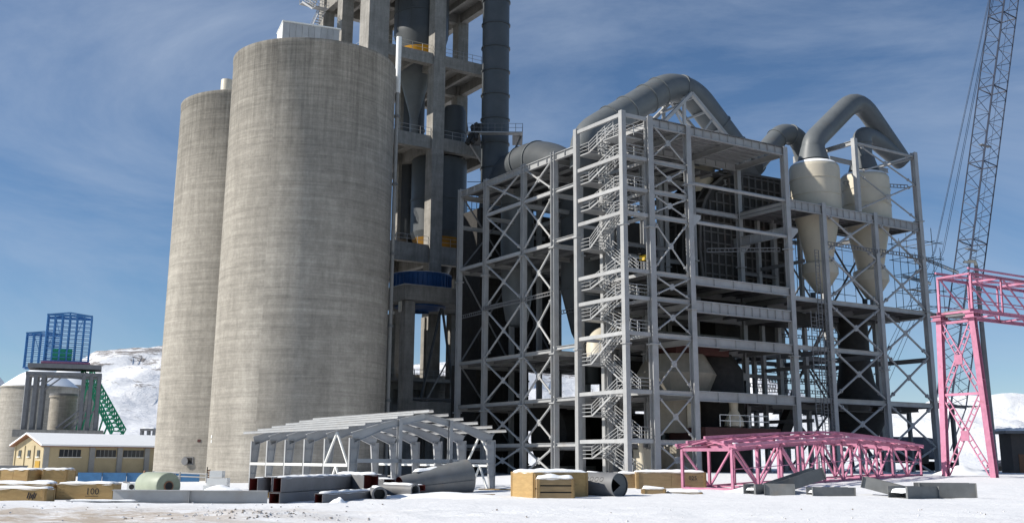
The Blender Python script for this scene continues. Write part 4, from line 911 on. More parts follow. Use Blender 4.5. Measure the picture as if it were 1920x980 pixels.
crate('thin snow-laden crate lid lying right of the half-buried crate', (9.6, 62.0, .06), (1.9, .8, .18), R(-2), n=1, mt=WOODG, seed=12, sn=.12)

# ------------------------------------------------------------------ steel lying about
def ibeam(label, a, b_, h, wd, mt=STEELD, st=1.1, sn=True, name='steel_girder', group='steel girders on the snow'):
    a = V3(a); b_ = V3(b_); t = thing(name, label, 'girder', tuple((a+b_)/2), 0, group); d = (b_-a).normalized(); n = V3((-d.y, d.x, 0)); z = ZUP*(h/2)
    bar('web', a+z, b_+z, .03, h-.05, mt=mt, parent=t); bar('flange', a+ZUP*.014, b_+ZUP*.014, wd, .028, mt=mt, parent=t); bar('flange', a+ZUP*(h-.014), b_+ZUP*(h-.014), wd, .028, mt=mt, parent=t)
    k = int((b_-a).length/st)
    for i in range(1, k): p = a.lerp(b_, i/k)+z; boxo('stiffener', p, (.02, wd-.01, h-.06), mt, t, d)
    if sn: snow(t, (a+b_)/2+ZUP*(h+.0), ((b_-a).length*.96, wd), d, .05, 0, len(label))
    return t
ibeam('long grey plate girder lying across the foreground beneath the pale green roll', (-17.25, 48.7, .02), (-10.5, 48.5, .02), .56, .34, STEEL, 2.3, False)
ibeam('low pale channel section in front of the crate marked 100', (-18.4, 46.6, .0), (-15.4, 46.5, .0), .2, .25, STEEL, 1.0, True)
def boxbeam(label, a, b_, wd, h, sn=.06, mt=STEELD, name='box_beam', inner=RED, seed=0, group='hollow box beams with red ends'):
    a = V3(a); b_ = V3(b_); t = thing(name, label, 'box beam', tuple((a+b_)/2), 0, group); d = (b_-a).normalized(); n = V3((-d.y, d.x, 0)); th = .022; c0 = ZUP*(h/2)
    for s_ in (-1, 1):
        bar('side_plate', a+c0+n*(s_*(wd-th)/2), b_+c0+n*(s_*(wd-th)/2), th, h-.004, mt=mt, parent=t); bar('cover_plate', a+ZUP*(h/2+s_*(h-th)/2), b_+ZUP*(h/2+s_*(h-th)/2), wd-2*th-.002, th, mt=mt, parent=t)
        bar('inner_lining', a+c0+n*(s_*(wd/2-th-.006))+d*.01, b_+c0+n*(s_*(wd/2-th-.006)), .008, h-2*th-.004, mt=inner, parent=t); bar('inner_lining', a+ZUP*(h/2+s_*(h/2-th-.006))+d*.01, b_+ZUP*(h/2+s_*(h/2-th-.006)), wd-2*th-.03, .008, mt=inner, parent=t)
    bar('end_stop', a+c0+d*.9, a+c0+d*.92, wd-.07, h-.07, mt=inner, parent=t)
    if sn: snow(t, (a+b_)/2+ZUP*h, ((b_-a).length*.97, wd), d, sn, .01, seed)
    return t
boxbeam('lowest box beam of the stack beside the plate girder end', (-10.35, 49.2, .0), (-8.2, 59.5, .0), .5, .46, 0, seed=1)
boxbeam('upper box beam with dark red end on the middle stack', (-10.3, 49.4, .48), (-8.2, 60, .48), .40, .64, .06, seed=2)
boxbeam('leftmost hollow box beam end behind the stack', (-12.75, 55.5, .3), (-8.9, 66, .3), .50, .70, .05, seed=3)
boxbeam('second hollow box beam end from the left behind the stack', (-12.15, 55.9, .3), (-8.3, 66.2, .3), .50, .74, .05, seed=4)
boxbeam('third hollow box beam end from the left behind the stack', (-11.55, 56.2, .3), (-7.6, 66.3, .3), .52, .76, .08, seed=5)
boxbeam('front low box beam with small red end and thick snow on top', (-8.6, 50.3, .0), (-6.7, 57.5, .0), .4, .42, .1, seed=6)
boxbeam('short square box section with large dark red mouth', (-7.1, 57.0, .25), (-9.2, 61.0, .25), .8, .92, .12, seed=7, name='box_section')
boxbeam('short red-mouthed box section right of the large square one', (-6.5, 60.2, .35), (-7.6, 64, .35), .62, .55, .05, seed=8, name='box_section')
boxbeam('low red channel lying behind the flanged pipe', (-4.9, 62, .25), (-7.2, 64.2, .2), .5, .32, .05, seed=9, name='box_section', mt=RED)
for k, (x, y) in enumerate(((-12.6, 57), (-10.6, 62))): tag(boxo('timber_sleeper', (x+.6, y, .12), (2.4, .3, .3), WOODD, None), ('weathered timber sleeper under the near ends of the rear box beams', 'weathered timber sleeper under the far ends of the rear box beams')[k], 'sleeper', 'timber sleepers')
def ringpipe(label, a, b_, r, mt=STEELD, fl=.06, name='flanged_pipe', sn=True):
    a = V3(a); b_ = V3(b_); t = thing(name, label, 'pipe', tuple((a+b_)/2), 0); d = (b_-a).normalized()
    bb = MB(); bb.tube([a, b_], r, 28, False); bb.world('pipe_wall', mt, t, 50); bb = MB(); bb.tube([a, b_], r-.03, 28, False); bb.tube([a+d*.8, a+d*.82], r-.03, 28); bb.world('inner_wall', DUCT, t, 50)
    X, Y, Z, ln = frame(a, b_); ring = MB(); i0 = 0
    for p, rr in ((a-d*.02, r-.03), (a-d*.02, r+fl), (a+d*.06, r+fl), (a+d*.06, r-.03)):
        for j in range(28): q = 2*pi*j/28; ring.v.append(tuple(p+(X*cos(q)+Y*sin(q))*rr))
    for k in range(4):
        for j in range(28): ring.f.append((k*28+j, k*28+(j+1) % 28, ((k+1) % 4)*28+(j+1) % 28, ((k+1) % 4)*28+j))
    ring.world('flange', mt, t, 40)
    if sn: snow(t, (a+b_)/2+ZUP*(r*.93), ((b_-a).length*.9, r*1.1), d, .1, 0, 3)
    return t
ringpipe('short flanged pipe facing the camera among the box beams', (-6.35, 54.4, .27), (-6.9, 56.6, .3), .31)
ringpipe('snow-topped duct piece with round flange right of the box sections', (-4.95, 58.2, .36), (-6.8, 59.6, .4), .3)
# conical shell
a = V3((-6.2, 62.4, .5)); b_ = V3((-2.55, 64.8, .95)); t = thing('conical_duct_shell', 'large conical steel duct shell lying in front of the grey shed', 'duct shell', tuple((a+b_)/2))
MB().tube([a, b_], [.5, 1.02], 40, False).world('shell', PLATE, t, 60); MB().tube([a, b_], [.48, 1.0], 40, False).world('inner_face', RED, t, 60); MB().tube([b_-V3((.05, .03, 0)), b_-V3((.02, .012, 0))], 1.0, 40).world('end_plate', PLATE, t, 60)
dn = (b_-a).normalized(); bar('weld_seam', a-ZUP*.1+V3((.25, -.42, 0)), b_-ZUP*.14+V3((.45, -.92, 0)), .03, mt=DUCT, parent=t); snow(t, (a+b_)/2+ZUP*.72-dn*.2, (2.2, .5), dn, .1, 0, 6)
# perforated cylinder
a = V3((3.55, 61.4, .72)); b_ = V3((5.75, 58.9, .66)); dn = (b_-a).normalized(); t = thing('slotted_steel_cylinder', 'short grey steel cylinder with hexagon pattern and dark open end', 'cylinder', tuple((a+b_)/2))
rr = .64
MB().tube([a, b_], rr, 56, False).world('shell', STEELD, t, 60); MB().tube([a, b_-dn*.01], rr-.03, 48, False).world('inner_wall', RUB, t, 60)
X, Y, Z, ln = frame(a, b_)
ring = MB()
for p, r_ in ((b_, rr-.03), (b_, rr), (b_-dn*.03, rr)):
    for j in range(56): q = 2*pi*j/56; ring.v.append(tuple(p+(X*cos(q)+Y*sin(q))*r_))
for k in range(2):
    for j in range(56): ring.f.append((k*56+j, k*56+(j+1) % 56, (k+1)*56+(j+1) % 56, (k+1)*56+j))
ring.world('rim', DUCT2, t, 40)
# end disc with a V notch (dark wedge of inner shade shows through)
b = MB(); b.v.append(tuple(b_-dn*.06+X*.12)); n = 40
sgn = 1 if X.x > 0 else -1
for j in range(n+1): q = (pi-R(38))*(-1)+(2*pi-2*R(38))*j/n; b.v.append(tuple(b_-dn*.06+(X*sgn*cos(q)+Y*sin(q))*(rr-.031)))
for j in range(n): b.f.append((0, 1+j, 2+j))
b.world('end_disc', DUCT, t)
def hexring(ctr, n1, n2, nn, s_):
    for k in range(6):
        q0, q1 = 2*pi*k/6, 2*pi*(k+1)/6; HX.bar(ctr+(n1*cos(q0)+n2*sin(q0))*s_, ctr+(n1*cos(q1)+n2*sin(q1))*s_, .012, .008, nn)
for k in range(6):
    HX = MB(); f = .22+.11*k; ax = a.lerp(b_, f); side = V3((-.55, -.62, .42)).normalized(); side = (side-dn*side.dot(dn)).normalized(); tn = dn.cross(side)
    hexring(ax+side*(rr+.004), dn, tn, side, .13); HX.world('hexagon_cut', INK, t)
snow(t, (a+b_)/2+ZUP*(rr*.985)-dn*.3, (.9, .3), dn, .05, 0, 2)
# pale green roll
a = V3((-20.9, 64.3, .42)); b_ = V3((-19.0, 62.2, .42)); dn = (b_-a).normalized(); t = thing('plastic_roll', 'pale green wrapped roll on a cradle behind the long girder', 'roll', (-19.6, 62.5, 0))
MB().tube([a, a+dn*.1, b_-dn*.06, b_], [.7, .74, .74, .7], 48).world('wrap', GREENROLL, t, 50); MB().tube([b_-dn*.02, b_+dn*.02], .66, 40).world('roll_end', mat('olive_roll_end', (.27, .30, .22), .7, .15, 3), t, 50)
MB().tube([b_, b_+dn*.06], .28, 24).world('core_tube', BROWN, t, 50); MB().tube([b_+dn*.05, b_+dn*.07], .22, 24).world('core_hole', RUB, t, 50)
bar('strap', a-V3((.4, .5, .8)), a+V3((.3, -.5, .6)), .08, mt=BROWN, parent=t); bar('strap', a-V3((.3, .6, .5)), a+V3((-.1, -.2, .8)), .08, mt=BROWN, parent=t)
for f in (.2, .8): p = a.lerp(b_, f); boxo('cradle_block', (p.x, p.y, -.25), (.3, 1.3, .5), WOODD, t, dn)
t = thing('stacked_cartons', 'small white cartons stacked right of the pale green roll', 'cartons', (-19.2, 72, -.1))
for x, z, w_ in ((-18.9, .3, 1.5), (-18.8, .75, 1.3), (-18.9, 1.2, .8)): boxo('carton', (x, 72, z-.25), (w_, .8, .42), WHITE, t)
# snow heap behind girder
def heap(label, c, rx, ry, h, seed):
    b = MB(); n = 22
    for i in range(n+1):
        for j in range(n+1):
            x, y = 2*i/n-1, 2*j/n-1; rr = sqrt(x*x+y*y); z = h*max(0, 1-rr**1.6)*(1+.45*noise.noise(V3((x*2.2, y*2.2, seed))))-(.06 if rr > .95 else 0); b.v.append((c[0]+x*rx, c[1]+y*ry, c[2]+z))
    for i in range(n):
        for j in range(n): q = i*(n+1)+j; b.f.append((q, q+n+1, q+n+2, q+1))
    tag(b.world('snow_heap', SNOWM, None, 180), label, 'snow heap', 'snow heaps')
heap('low snow heap at the foot of the rear silo', (-15.3, 60, -.1), 1.8, 1.2, .62, 1); heap('snow heap behind the pink gantry legs', (41, 101, .7), 3.2, 2, .9, 2)
heap('small snow heap beside the front low box beam', (-7.6, 49.6, -.05), .5, .4, .3, 3)
heap('snow bank in front of the conical duct shell', (-3.6, 58.5, -.05), 4.0, 1.8, .32, 4); heap('snow bank left of the lying pink truss', (14.5, 64, .1), 3.4, 2, .45, 5)

# dark steel channels at the right
def channel(label, c, L_, wd, h, rz, tilt=0, seed=0, sn=.1):
    M = Matrix.Translation(V3(c)) @ Matrix.Rotation(rz, 4, 'Z') @ Matrix.Rotation(tilt, 4, 'Y'); t = thing('steel_chute_piece', label, 'steel piece', c, 0, 'dark chute pieces on the snow'); th = .03
    for nm, cc_, dd in (('base_plate', (0, 0, th/2), (L_, wd, th)), ('side_plate', (0, -wd/2, h/2), (L_, th, h)), ('side_plate', (0, wd/2, h/2), (L_, th, h)), ('end_flange', (-L_/2, -wd/2-.05, h/2), (.03, .12, h)), ('end_flange', (L_/2, -wd/2-.05, h/2), (.03, .12, h)), ('inner_rib', (0, 0, h*.4), (.04, wd-.06, h*.75))):
        put(nm, unit('box', PLATE), M @ Matrix.Translation(cc_) @ Matrix.Diagonal((*dd, 1)), t)
    if sn and abs(tilt) < .1: snow(t, M @ V3((0, 0, h*.55)), (L_*.96, wd*.9), (cos(rz), sin(rz), 0), sn, 0, seed)
channel('dark steel chute piece tilted upward at the left of the scrap row', (16.0, 62.6, .55), 3.17, 1.10, 0.67, R(15), R(-16), 1)
channel('small dark steel box half buried at the left end of the scrap row', (14.6, 60.8, .15), 1.59, 0.98, 0.61, R(-12), 0, 2)
channel('flat dark chute piece with snow at the front of the scrap row', (17.2, 60.2, .1), 2.32, 0.98, 0.51, R(4), 0, 3)
channel('dark steel chute piece tipped on edge in the middle of the scrap row', (20.1, 60.6, .35), 2.07, 0.98, 0.61, R(-25), R(14), 4)
channel('dark trough with deep snow inside near the scrap row centre', (21.2, 59.0, .1), 2.32, 1.22, 0.61, R(28), 0, 5, .2)
channel('dark flanged trough at the right end of the scrap row', (23.2, 59.8, .12), 2.93, 0.98, 0.76, R(-4), 0, 6)
channel('dark steel wedge just beyond the pink truss foot', (13.4, 61.5, .12), 0.98, 0.73, 0.61, R(40), 0, 7, .08)

# ------------------------------------------------------------------ pink lying truss
PA = V3((12.99, 65.3, 0)); PD = V3((21.0, 26.95, 0)); PL = PD.length; PD.normalize(); PN = V3((-PD.y, PD.x, 0)); PW = 3.3
def PKT(s_, n, z): return PA+PD*s_+PN*n+ZUP*z
def ztop(s_): x = s_/PL; q = 1-abs(x-.56)/(.56 if x < .56 else .44); return 2.62+.55*(q*.6+.4*(1-(1-q)**2))+.42*x
def zbot(s_): q = PA+PD*s_; return gz(q.x, q.y)+.05
pk = thing('pink_bridge_truss', 'long cambered pink steel bridge truss lying on the snow', 'truss', tuple(PKT(PL/2, PW/2, .5)))
NP = 10
for n in (0, PW):
    for k in range(NP):
        s0, s1 = PL*k/NP, PL*(k+1)/NP
        bar('top_chord', PKT(s0, n, ztop(s0)), PKT(s1, n, ztop(s1)), .2, .24, 'I', PINK, pk); bar('bottom_chord', PKT(s0, n, zbot(s0)), PKT(s1, n, zbot(s1)), .2, .22, 'I', PINK, pk)
        up_ = k % 2 == 0
        bar('diagonal', PKT(s0, n, (ztop if up_ else zbot)(s0)), PKT(s1, n, (zbot if up_ else ztop)(s1)), .11, mt=PINK, parent=pk)
        if n == 0: bar('mid_rail', PKT(s0, n-.08, (ztop(s0)+zbot(s0))/2), PKT(s1, n-.08, (ztop(s1)+zbot(s1))/2), .05, mt=PINK, parent=pk)
    for k in range(NP+1): s0 = PL*k/NP; bar('post', PKT(s0, n, zbot(s0)-.2), PKT(s0, n, ztop(s0)), .15, .17, 'I', PINK, pk, PD)
for k in range(NP+1):
    s0 = PL*k/NP; z = ztop(s0); bar('cross_beam', PKT(s0, 0, zbot(s0)), PKT(s0, PW, zbot(s0)), .16, mt=PINK, parent=pk)
    bar('roof_rafter', PKT(s0, -.35, z+.12), PKT(s0, PW/2, z+.55), .14, .16, 'I', PINK, pk); bar('roof_rafter', PKT(s0, PW+.35, z+.12), PKT(s0, PW/2, z+.55), .14, .16, 'I', PINK, pk); bar('cross_beam', PKT(s0, .1, z-.02), PKT(s0, PW-.1, z-.02), .14, .18, 'box', PINK, pk)
for n, dz in ((-.3, .24), (.45, .42), (PW/2, .68), (PW-.45, .42), (PW+.3, .24)):
    for k in range(NP): s0, s1 = PL*k/NP-.2*(k == 0), PL*(k+1)/NP; bar('roof_purlin', PKT(s0, n, ztop(max(0, s0))+dz), PKT(s1, n, ztop(s1)+dz), .13, .16, 'box', PINK, pk)
for k in range(22):
    s0 = .8+k*PL/23; n = (.1, .9, 2.2, 3.0)[k % 4]; f = random.uniform(.5, 1.1); snow(pk, PKT(s0, n, ztop(s0)+.30), (f, .16), PD, .05, 0, k)

# ------------------------------------------------------------------ pink gantry
GA = V3((36.14, 92.62, gz(36, 92.6)))
def GP(s_, m_, z): return GA+BU*s_-BV*m_+ZUP*z       # s_ along the truss, m_ towards the near side
gt = thing('pink_gantry', 'tall pink steel gantry with lattice legs and box truss reaching out of the picture', 'gantry', tuple(GA))
TZ = 12.75; M0, M1 = .65, 3.79
def lm(z, near): return (0+.65*z/TZ) if not near else (4.45-.66*z/TZ)
for nr in (0, 1):
    o = bar('leg', GP(0, lm(-.4, nr), -.4), GP(0, lm(TZ, nr), TZ), .5, .42, 'I', PINK, gt, BU)
    for k in range(6): z = 1.4+k*2.1; boxo('stiffener', GP(0, lm(z, nr), z), (.4, .48, .03), PINK, o, BU)
    boxo('base_plate', GP(0, lm(0, nr), -.12), (.9, .9, .06), PINK, gt, BU)
def lacing(p, q, wd=.42):
    p = V3(p); q = V3(q); d = (q-p).normalized(); s_ = d.cross(BU).normalized()*(wd/2); bar('lattice_chord', p+s_, q+s_, .09, mt=PINK, parent=gt); bar('lattice_chord', p-s_, q-s_, .09, mt=PINK, parent=gt); n = int((q-p).length/.6)
    for k in range(1, n): c = p.lerp(q, k/n); bar('lattice_rung', c-s_, c+s_, .08, mt=PINK, parent=gt)
for z0, z1 in ((.2, 6.5), (6.7, 12.4)):
    lacing(GP(.02, lm(z0, 0)+.2, z0), GP(.02, lm(z1, 1)-.2, z1)); lacing(GP(-.08, lm(z1, 0)+.2, z1), GP(-.08, lm(z0, 1)-.2, z0))
    zm = (z0+z1)/2-.12; boxo('gusset_plate', GP(-.16, (lm(zm, 0)+lm(zm, 1))/2, zm), (.05, .75, .8), PINK, gt, BU)
for z in (6.6, 12.55): bar('tie', GP(0, lm(z, 0), z), GP(0, lm(z, 1), z), .2, mt=PINK, parent=gt)
for m_ in (M0, M1):
    for dz in (.05, .42): boxo('bearing_plate', GP(.1, m_, TZ+dz), (1.3, 1.0, .08), PINK, gt, BU)
    for k in range(4): boxo('bearing_web', GP(-.4+k*.32, m_, TZ+.23), (.05, .8, .28), PINK, gt, BU)
BZ = TZ+.62; HT = 3.1; GL = 26.
for m_ in (M0, M1):
    bar('truss_chord', GP(-.3, m_, BZ), GP(GL, m_, BZ), .22, .3, 'I', PINK, gt); bar('truss_chord', GP(.1, m_, BZ+HT), GP(GL, m_, BZ+HT), .2, .22, 'I', PINK, gt); bar('truss_chord', GP(-.2, m_+.1, BZ+HT+.42), GP(GL, m_+.1, BZ+HT+.42), .16, .14, 'box', PINK, gt)
    bar('truss_rail', GP(0, m_+.2, BZ+HT*.52), GP(GL, m_+.2, BZ+HT*.52), .08, mt=PINK, parent=gt); bar('truss_rail', GP(-.2, m_+.2, BZ+.6), GP(GL, m_+.2, BZ+.6), .07, mt=PINK, parent=gt)
    for k in range(7):
        s0 = k*4.2; bar('truss_post', GP(s0+.05, m_, BZ), GP(s0+.2, m_, BZ+HT), .2 if k < 1 else .12, .16, 'I', PINK, gt)
        if k < 6: bar('truss_diagonal', GP(s0+.4, m_, BZ+HT), GP(s0+4.2, m_, BZ), .11, mt=PINK, parent=gt)
for k in range(7): s0 = k*4.2; bar('cross_member', GP(s0+.1, M0, BZ+HT), GP(s0+.1, M1, BZ+HT), .16, mt=PINK, parent=gt); bar('cross_member', GP(s0+.1, M0, BZ), GP(s0+.1, M1, BZ), .16, mt=PINK, parent=gt); bar('top_brace', GP(s0+.1, M0, BZ+HT), GP(s0+4.3, M1, BZ+HT), .1, mt=PINK, parent=gt)
boxo('trolley_beam', GP(.9, (M0+M1)/2, BZ-.05), (1.6, M1-M0-.7, .5), STEELD, gt, BU)

# ------------------------------------------------------------------ light mast and crawler crane boom
p = at(1849, 700, 118); t = thing('floodlight_mast', 'tapered grey light mast standing behind the pink gantry', 'light mast', (p.x, p.y, gz(p.x, p.y)))
zt_ = at(1826, 498, 118).z; MB().tube([(p.x, p.y, .5), (p.x, p.y, zt_)], [.38, .2], 14).world('pole', STEELD, t, 50); MB().tube([(p.x, p.y, zt_), (p.x-.1, p.y, zt_+.5), (p.x-.8, p.y, zt_+.5)], .22, 10).world('lamp_head', CREAM, t, 50); boxo('lamp_glass', (p.x-1.0, p.y, zt_+.42), (.7, .4, .2), CREAM, t)
A_ = at(1772, 842, 150); B_ = at(1891, -60, 150)
cr = thing('crawler_crane', 'crawler crane with tall dark lattice boom leaning right behind the gantry', 'crane', (A_.x, A_.y, .9))
dB = (B_-A_).normalized(); B_ = B_+dB*14; nA = V3((cos(R(25)), sin(R(25)), 0)); nA = (nA-dB*nA.dot(dB)).normalized(); nB = dB.cross(nA); LB = (B_-A_).length; hw = 1.35
def taper(s_): return min(1, .35+s_/9)
cor = [(-1, -1), (1, -1), (1, 1), (-1, 1)]
for cx, cy in cor:
    o = (nA*cx+nB*cy)*hw; bar('boom_chord', A_+o*.35, A_+dB*6+o, .2, shape='rod', mt=CRANE, parent=cr); bar('boom_chord', A_+dB*6+o, B_+o, .2, shape='rod', mt=CRANE, parent=cr)
nbay = int((LB-6)/1.45)
for i in range(4):
    c0, c1 = cor[i], cor[(i+1) % 4]
    for k in range(nbay):
        s0 = 6+k*1.45; P0 = A_+dB*s0+(nA*c0[0]+nB*c0[1])*hw; P1 = A_+dB*(s0+1.45)+(nA*c1[0]+nB*c1[1])*hw
        if k % 2: P0 = A_+dB*(s0+1.45)+(nA*c0[0]+nB*c0[1])*hw; P1 = A_+dB*s0+(nA*c1[0]+nB*c1[1])*hw
        bar('lacing', P0, P1, .09, shape='rod', mt=CRANE, parent=cr)
        if k % 8 == 0: bar('section_joint', A_+dB*s0+(nA*c0[0]+nB*c0[1])*hw, A_+dB*s0+(nA*c1[0]+nB*c1[1])*hw, .18, shape='rod', mt=CRANE, parent=cr)
for k in (17, 29): s0 = 6+k*1.3; boxo('catwalk', A_+dB*s0, (1.9, .7, .08), STEELD, cr, nA)
for k, dx in enumerate((0, 4, 30, 36)):
    a = B_+nA*(-1.2 + k*.2); e = at(1752+dx*.5, 470, 158); m_ = at(1768+dx*.6, 360, 156)
    bar('pendant_cable', a, e, .07, shape='rod', mt=CRANE, parent=cr)
    bar('pendant_cable', e, A_+V3((-9+k, 12, 3.5)), .07, shape='rod', mt=CRANE, parent=cr)
bar('hoist_rope', B_-nB*1.2, A_+dB*8-nB*.9, .06, shape='rod', mt=CRANE, parent=cr)
boxo('cab_house', A_+V3((-2.5, 3, .2)), (4.2, 6, 2.6), CRANE, cr, nA); boxo('counterweight', A_+V3((-5, 7, -.2)), (4.4, 2, 2.2), DUCT, cr, nA)
for s_ in (-1, 1): boxo('crawler_track', A_+V3((-2.5, 3, -1.7))+nA*(s_*2.6), (1.0, 7.5, 1.2), RUB, cr, nA)

# ------------------------------------------------------------------ cabin and vehicles at right
c = at(1906, 842, 122); g0 = gz(c.x, c.y); t = thing('site_cabin', 'dark site cabin with overhanging snowy roof at the right edge', 'cabin', (c.x, c.y, g0))
zt_ = at(1906, 812, 122).z; boxo('wall', (c.x+1.2, c.y+1.5, (g0+zt_)/2-.1), (3.4, 3, zt_-g0+.2), mat('dark_brown_wall', (.10, .085, .075), .8, .15, 1), t); boxo('roof', (c.x+1.2, c.y+1.4, zt_+.14), (5.0, 4.2, .3), STEELD, t); snow(t, (c.x+1.2, c.y+1.4, zt_+.29), (5.0, 4.2), (1, 0, 0), .35, 0, 9)
boxo('door', (c.x+.6, c.y-.03, g0+1), (.9, .08, 2.0), BROWN, t); boxo('window', (c.x+2, c.y-.03, g0+1.6), (.8, .08, .8), GLASS, t)
def car(label, c, rz, body, s_=1., sn=True, cat='car'):
    t = thing('parked_car', label, cat, tuple(c), rz, 'parked cars'); L_, W_ = 4.3*s_, 1.75*s_
    pf = [(-2.15, .35), (-2.15, .8), (-1.9, .98), (-1.3, 1.02), (-.75, 1.45), (.55, 1.48), (1.15, 1.05), (1.95, .9), (2.15, .65), (2.15, .35)]
    MB().prism([(x*s_, 0, z*s_) for x, z in pf], -W_/2, W_/2, (0, 1, 0)).build('body', body, t)
    for y in (-1, 1):
        b = MB(); b.prism([(x*s_, y*(W_/2+.005), z*s_) for x, z in ((-1.15, 1.02), (-.72, 1.38), (.5, 1.4), (.98, 1.05))], -.006, .006, (0, 1, 0)); b.build('side_window', GLASS, t)
        for x in (-1.35, 1.35): MB().tube([(x*s_, y*(W_/2-.2), .33*s_), (x*s_, y*(W_/2+.02), .33*s_)], .33*s_, 18).build('wheel', RUB, t, 40)
    MB().quad((1.17*s_, -.75*s_, 1.06*s_), (1.17*s_, .75*s_, 1.06*s_), (.58*s_, .7*s_, 1.47*s_), (.58*s_, -.7*s_, 1.47*s_)).build('windscreen', GLASS, t)
    if sn:
        X = V3((cos(rz), sin(rz), 0)); c = V3(c); snow(t, c+X*(-.1*s_)+ZUP*1.47*s_, (1.3*s_, 1.4*s_), X, .1, 0, 1); snow(t, c+X*1.65*s_+ZUP*.97*s_, (.8*s_, 1.4*s_), X, .08, 0, 2)
c = at(1884, 868, 150); car('dark parked car with snow on its roof beside the site cabin', (c.x, c.y, gz(c.x, c.y)), R(10), CARB)
heap('snow-covered scrap heap just right of the crate marked 100', (-21.6, 61.5, -.15), 1.0, .8, .42, 6); heap('small snow heap left of the pale green roll', (-20.9, 60.5, -.1), .5, .5, .35, 7)
c = at(248, 912, 66); t = thing('white_engine_block', 'small white machine half hidden left of the pale green roll', 'machine', (c.x, c.y, -.1)); boxo('casing', (c.x, c.y, .25), (.45, .5, .5), WHITE, t); MB().tube([(c.x+.05, c.y-.26, .28), (c.x+.05, c.y-.3, .28)], .15, 16).world('dark_port', RUB, t, 40); bar('pipe', (c.x-.2, c.y, .5), (c.x-.6, c.y+.2, .55), .1, shape='pipe', mt=STEELD, parent=t)

# ------------------------------------------------------------------ left background
BLUEW = mat('faded_blue_wall', (.05, .15, .30), .6, .2, 1.5); bw = at(140, 893, 118); t = thing('blue_site_wall', 'low blue boundary wall before the yellow building', 'wall', (bw.x, bw.y, gz(bw.x, bw.y)))
for k in range(5): boxo('wall_panel', (bw.x+1.6+k*2.55, bw.y+.1*k, -.32), (2.5, .15, 1.5), BLUEW, t)
YB = at(83.7, 833.5, 150); EZy = YB.z; L1 = V3((sin(R(42)), cos(R(42)), 0)); W1 = V3((-L1.y, L1.x, 0)); Y0 = V3((YB.x, YB.y, 0)); YW, YL, zg = 8.6, 34., -1.2; RZy = EZy+1.3
yb = thing('yellow_brick_building', 'long low yellow brick building with snowy pitched roof', 'building', (YB.x, YB.y, zg))
b = MB(); b.prism([tuple(Y0+W1*w_+ZUP*z) for w_, z in ((0, zg), (YW, zg), (YW, EZy), (YW/2, RZy-.1), (0, EZy))], 0, YL, L1); b.world('wall', YBRICK, yb)
for s_ in (-1, 1):
    e = Y0+W1*(YW/2+s_*(YW/2+.55))+ZUP*(EZy-.25); r_ = Y0+W1*(YW/2)+ZUP*(RZy+.06); b = MB(); th = ZUP*.14
    q = [e-L1*.7, e+L1*(YL+.5), r_+L1*(YL+.5), r_-L1*.7]
    b.v += [tuple(x) for x in q]+[tuple(x+th) for x in q]; b.f += [(3, 2, 1, 0), (4, 5, 6, 7), (0, 1, 5, 4), (1, 2, 6, 5), (2, 3, 7, 6), (3, 0, 4, 7)]; b.world('roof', BROWN, yb)
    b = MB(); q = [x+ZUP*.142 for x in q]; th = ZUP*.2; b.v += [tuple(x) for x in q]+[tuple(x+th) for x in q]; b.f += [(3, 2, 1, 0), (4, 5, 6, 7), (0, 1, 5, 4), (1, 2, 6, 5), (2, 3, 7, 6), (3, 0, 4, 7)]; b.world('roof_snow', SNOWM, yb)
def onlong(px): d = ray(px, 850); n = -W1; k = (Y0.dot(n))/(V3((d.x, d.y, 0)).dot(n)); p = V3((d.x, d.y, 0))*k; return (p-Y0).dot(L1)
for px in (86, 172, 224, 275):
    s_ = onlong(px); boxo('pilaster', Y0+L1*s_-W1*.08+ZUP*((EZy+zg)/2), (.75, .3, EZy-zg), CONCP, yb, L1)
for p0, p1 in ((111, 151), (180, 217), (231, 269)):
    a, b_ = onlong(p0), onlong(p1); f = boxo('window', Y0+L1*((a+b_)/2)-W1*.02+ZUP*(EZy-1.05), (b_-a, .12, .95), GLASS, yb, L1); boxo('sill', Y0+L1*((a+b_)/2)-W1*.1+ZUP*(EZy-1.6), (b_-a+.2, .2, .1), WHITE, f, L1)
    for k in range(1, 5): boxo('mullion', Y0+L1*(a+(b_-a)*k/5)-W1*.09+ZUP*(EZy-1.05), (.06, .06, .95), CONCP, f, L1)
for k in range(3):
    f = boxo('window', Y0+W1*(1.5+2.8*k)-L1*.03+ZUP*(EZy-1.1), (.75, .12, .85), GLASS, yb, W1); boxo('sill', Y0+W1*(1.5+2.8*k)-L1*.1+ZUP*(EZy-1.58), (.95, .2, .1), WHITE, f, W1)
boxo('door', Y0+W1*1.5-L1*.04+ZUP*(zg+1.4), (1.3, .12, 2.6), mat('ochre_door', (.42, .25, .03), .6, .1, 1), yb, W1)
for k in range(4): boxo('corner_pilaster', Y0+W1*(YW*k/3)-L1*.06+ZUP*((EZy+zg)/2), (.28, .16, EZy-zg-.1), YBRICK, yb, W1)
